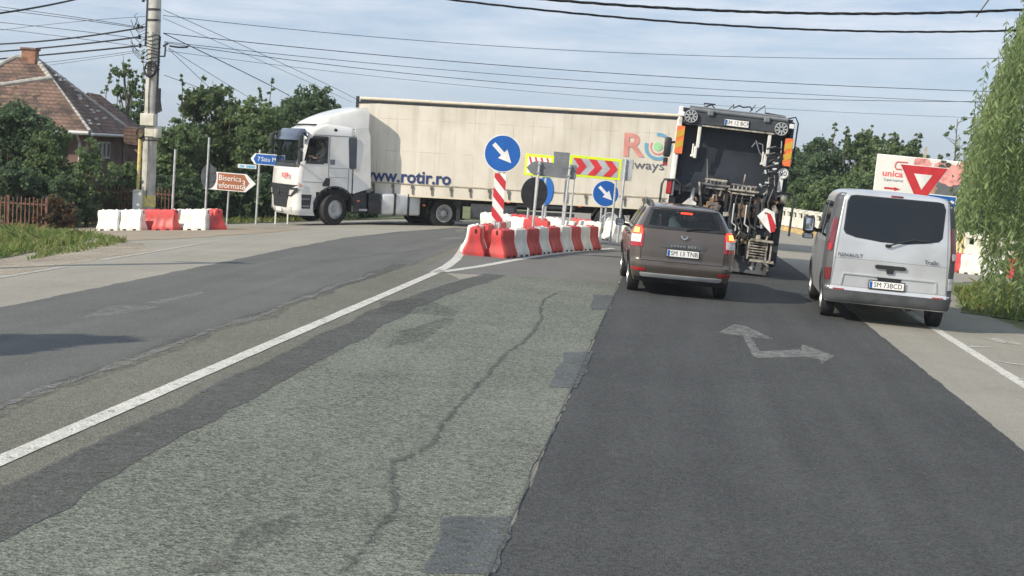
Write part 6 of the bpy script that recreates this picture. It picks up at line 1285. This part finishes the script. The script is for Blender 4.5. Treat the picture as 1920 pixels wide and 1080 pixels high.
# ---------------------------------------------------------------- concrete pole with its fittings
PY = 47.0; PB = at(277, 392, PY)
def pole():
    t = thing('utility_pole', 'grey concrete power pole with boxes, coils and brackets behind the barriers', 'utility pole'); zg = gz(PB.x, PY); Z = lambda py: at(285, py, PY).z - zg
    m = MB(); m.tube([(0, 0, -.3), (.0, 0, 3), (.02, 0, 6), (.03, 0, 9.2)], [.235, .22, .2, .17], 18); m.build('shaft', 'concrete', t, 60)
    MB().lathe([(.246, Z(388)), (.243, Z(366)), (.2, Z(366)), (.2, Z(388))], seg=18, cap=False).build('paint_band', 'yellow_mark', t)
    MB().box((0, -.24, Z(225)), (.46, .24, Z(214) - Z(237)), bev=.02).build('junction_box', 'concrete_pale', t)
    b = MB(); b.lathe([(.13, -.18), (.15, -.14), (.15, .14), (.13, .18)], (.26, -.12, Z(247)), seg=14); b.box((.05, -.16, Z(247)), (.3, .2, .34), bev=.02); b.build('meter_box', 'concrete_pale', t)
    MB().lathe([(.22, Z(238)), (.24, Z(238)), (.24, Z(241)), (.22, Z(241))], seg=16, cap=False).lathe([(.21, Z(262)), (.236, Z(262)), (.236, Z(264)), (.21, Z(264))], seg=16, cap=False).build('strap', 'chassis', t)
    def coil(c, r_, n, tilt, nm, tr_=.02):
        m = MB()
        for k in range(n):
            pts = [Vector(c) + Vector((r_ * (1 - .04 * k) * math.cos(a) + .02 * math.sin(k * 3), -.03 * k + tilt * math.sin(a), r_ * (1.25 - .05 * k) * math.sin(a) + .02 * math.cos(k * 2))) for a in [2 * math.pi * j / 20 for j in range(21)]]; m.tube(pts, tr_, 5, cap=False)
        m.build(nm, 'cable', t)
    coil((.02, -.22, Z(131)), .2, 4, .02, 'cable_coil', .022); coil((-.26, -.1, Z(250)), .15, 5, .05, 'cable_coil', .02)
    m = MB()
    for k in range(5): m.tube([(.24 + .02 * k, -.1, Z(165)), (.3 + .03 * math.sin(k * 2), -.12, Z(180 + 2 * k)), (.26 + .03 * k, -.1, Z(195 + 3 * k)), (.2 + .02 * k, -.1, Z(210))], .025, 6)
    m.build('cable_bundle', 'cable', t)
    MB().cyl((-.33, -.1, 0), (-.3, -.08, Z(250)), .055, seg=10).build('conduit', 'yellow_mark', t)
    MB().tube([(.2, -.1, Z(214)), (.22, -.08, Z(140)), (.24, -.06, Z(68))], .03, 8).build('conduit', 'chassis', t)
    m = MB(); m.bar((-.24, -.05, Z(86)), (-.2, -.05, Z(-60)), .05)
    for py in (18, 38, 62, 82): m.bar((-.24, -.05, Z(py)), (.2, -.05, Z(py) + .02), .04)
    for py in (18, 38): m.lathe([(.215, Z(py) - .03), (.215, Z(py) + .03)], seg=16, cap=False)
    m.build('bracket', 'chassis', t)
    m = MB(); m.bar((.2, -.08, Z(105)), (.42, -.08, Z(105)), .045); m.bar((.42, -.08, Z(105)), (.44, -.08, Z(86)), .045); m.bar((.36, -.08, Z(86)), (.52, -.08, Z(80)), .06); m.build('bracket', 'chassis', t)
    m = MB()
    for py, dx in ((50, -.5), (70, -.45), (86, -.42), (0, -.36)): m.lathe([(.03, -.08), (.06, -.05), (.035, -.01), (.06, .02), (.03, .06)], (dx, -.05, Z(py)), 'z', 10); m.bar((dx, -.05, Z(py)), (-.2, -.05, Z(py) - .02), .025)
    m.build('insulator', 'chassis', t)
    m = MB(); rg = random.Random(4)
    for k in range(9):
        z = Z(rg.uniform(40, 110)); m.tube([(-.2 + rg.uniform(-.02, .1), -.2, z), (-.4, -.15, z - .1), (-.62, -.1, z + rg.uniform(-.1, .25)), (-.7 + rg.uniform(-.1, .2), -.05, z + .3)], .011, 5)
    for k in range(10): z = Z(68 + 7 * k); m.tube([(.222 * math.cos(a) + .01, -.222 * math.sin(a), z + .04 * math.sin(a * 2 + k)) for a in [R(-20 + 200 * j / 10) for j in range(11)]], .012, 5)
    m.build('loose_cable', 'cable', t)
    MB().tube([(.02, -.25, Z(370)), (.04, -.24, Z(300)), (-.02, -.23, Z(180)), (.06, -.22, Z(60))], .012, 5).tube([(.16, -.13, Z(240)), (.12, -.14, Z(120)), (.14, -.12, Z(20))], .014, 5).build('earth_wire', 'chassis', t)
    stand(t, PB.x, PY, 0, 0, 0)
pole()
t = thing('meter_cabinet', 'small pale cabinet standing at the left foot of the concrete pole', 'cabinet'); p = at(258, 390, PY - .3); MB().box((0, 0, .62), (.3, .22, 1.1), bev=.03, seg=2).build('cabinet_body', 'concrete_pale', t); MB().box((0, -.115, .75), (.22, .012, .6)).build('door', 'sign_white', t); stand(t, p.x, PY - .3)
t = thing('utility_pole', 'second concrete power pole beyond the left edge of the view', 'utility pole'); MB().tube([(0, 0, -.2), (0, 0, 6.2)], [.17, .14], 12).build('shaft', 'concrete', t); MB().bar((-.7, 0, 5.9), (.7, 0, 5.9), .08).build('crossarm', 'chassis', t); stand(t, -14.2, 19.6)

# ---------------------------------------------------------------- overhead cables: three points each, at their own distances
def wire(pts, r_, label):
    P = [at(*p) for p in pts]; out = []
    for k in range(33):
        u = k / 32
        if len(P) == 2: out.append(P[0].lerp(P[1], u))
        else:
            d = ((P[1] - P[0]).length) / ((P[1] - P[0]).length + (P[2] - P[1]).length); l0 = (u - d) * (u - 1) / (d); l1 = u * (u - 1) / (d * (d - 1)); l2 = u * (u - d) / (1 - d); out.append(P[0] * l0 + P[1] * l1 + P[2] * l2)
    o = MB().tube(out, r_, 5).build('cable', 'cable'); tag(o, label, 'cable', 'overhead cables'); return o
Y0 = PY - .1
wire([(306, 29, Y0), (1100, 96, 56), (1990, 108, 60)], .010, 'thin cable from the pole top crossing the whole sky, highest of those above the lorry')
wire([(306, 62, Y0), (1000, 127, 56), (1990, 176, 62)], .013, 'cable from the pole below the highest one, ending low behind the willow')
wire([(308, 80, Y0), (1050, 163, 57), (1990, 190, 64)], .011, 'sagging cable from the pole just above the trailer roof line')
wire([(308, 78, Y0), (800, 128, 55), (1990, 198, 66)], .010, 'cable crossing the sagging one low above the trailer')
wire([(310, 95, Y0), (1000, 172, 58), (1990, 226, 68)], .007, 'faintest thin cable, lowest of those above the trailer')
wire([(306, 18, Y0), (470, 92, 52), (668, 186, 68)], .010, 'steep cable from the pole top down behind the cab roof')
wire([(306, 34, Y0), (480, 110, 54), (660, 192, 70)], .008, 'thin steep cable just below the steepest pair towards the cab roof')
wire([(306, 62, Y0), (430, 122, 52), (545, 182, 66)], .016, 'thick steep cable from the pole down into the dense tree')
wire([(316, 90, Y0), (400, 142, 50), (478, 188, 60)], .009, 'short thin cable from the side bracket down into the bushy tree')
wire([(316, 92, Y0), (350, 124, 48), (384, 156, 56)], .009, 'shortest cable from the side bracket into the loose-topped tree')
wire([(308, 141, Y0), (350, 156, 48), (392, 174, 56)], .009, 'low thin cable from beside the coil into the tree')
wire([(318, 86, Y0), (335, 88.5, Y0), (352, 88, Y0 + .3)], .03, 'thick cable stub leaving the side bracket to the right')
wire([(268, 51, Y0), (120, 73, 51), (-40, 84, 56)], .03, 'thick black cable on the left, topmost of the three thick ones ending at the pole')
wire([(262, 69, Y0), (120, 86, 51), (-40, 99, 56)], .03, 'thick black cable on the left, middle of the three thick ones ending at the pole')
wire([(258, 86, Y0), (190, 93, 50.5), (-40, 114, 56)], .03, 'thick black cable on the left, lowest of the three thick ones ending at the pole')
wire([(262, 94, Y0), (130, 112, 50), (-40, 128, 56)], .008, 'thin cable on the left just under the three thick ones')
wire([(258, 98, Y0), (130, 117, 50), (-40, 137, 56)], .007, 'lowest thin cable on the left above the chimney')
wire([(262, 51, Y0), (120, 29, 51), (-40, 8, 56)], .011, 'thin cable rising to the left corner of the picture, upper of the pair')
wire([(262, 53, Y0), (120, 33, 51), (-40, 14, 56)], .011, 'thin cable rising to the left corner of the picture, lower of the pair')
wire([(272, 74, Y0), (130, 56, 51), (-40, 38, 56)], .011, 'thin cable rising leftwards below the upper pair')
wire([(268, 88, Y0), (130, 70, 50.5), (-40, 50, 56)], .009, 'lowest thin cable rising leftwards across the three thick ones')
wire([(272, 31, Y0), (150, 40, 50.5), (-40, 62, 56)], .008, 'thin cable falling gently leftwards from the pole top')
wire([(190, -14, 26), (90, 10, 24), (-40, 30, 22)], .017, 'thick cable cutting the top left corner of the picture')
def bundle(pts, r_, label, n=3):
    P = [at(*p) for p in pts]; m = MB()
    for s in range(n):
        out = []
        for k in range(65):
            u = k / 64; q = (P[0] * (1 - u) ** 2 + P[1] * 2 * u * (1 - u) + P[2] * u * u); a = u * 60 + s * 2 * math.pi / n; out.append(q + Vector((0, math.cos(a), math.sin(a))) * r_ * .8)
        m.tube(out, r_ * .6, 5)
    o = m.build('cable_bundle', 'cable'); tag(o, label, 'cable', 'overhead cables')
bundle([(850, -18, 28), (1500, 52, 29), (2040, 10, 30)], .022, 'thick twisted cable across the top right of the sky, upper of the two')
bundle([(680, -22, 28), (1480, 88, 29), (2040, 50, 30)], .017, 'thick twisted cable across the top right of the sky, lower of the two')

# ---------------------------------------------------------------- added volume in place of the windscreen's milky veil
hm = bpy.data.materials.new('veil_haze'); hm.use_nodes = True; hn = hm.node_tree.nodes; hn.remove(hn['Principled BSDF']); pv = hn.new('ShaderNodeVolumePrincipled')
pv.inputs['Color'].default_value = (.86, .9, .95, 1); pv.inputs['Density'].default_value = .0005; pv.inputs['Anisotropy'].default_value = .2; hm.node_tree.links.new(pv.outputs[0], hn['Material Output'].inputs['Volume']); MATS['veil_haze'] = hm
o = MB().box((0, 1970, 4.75), (5040, 4100, 13.5)).build('veil_haze', 'veil_haze', None, 0); tag(o, 'thin volume added in place of the milky veil of the camera windscreen', 'veil_haze', kind='stuff')
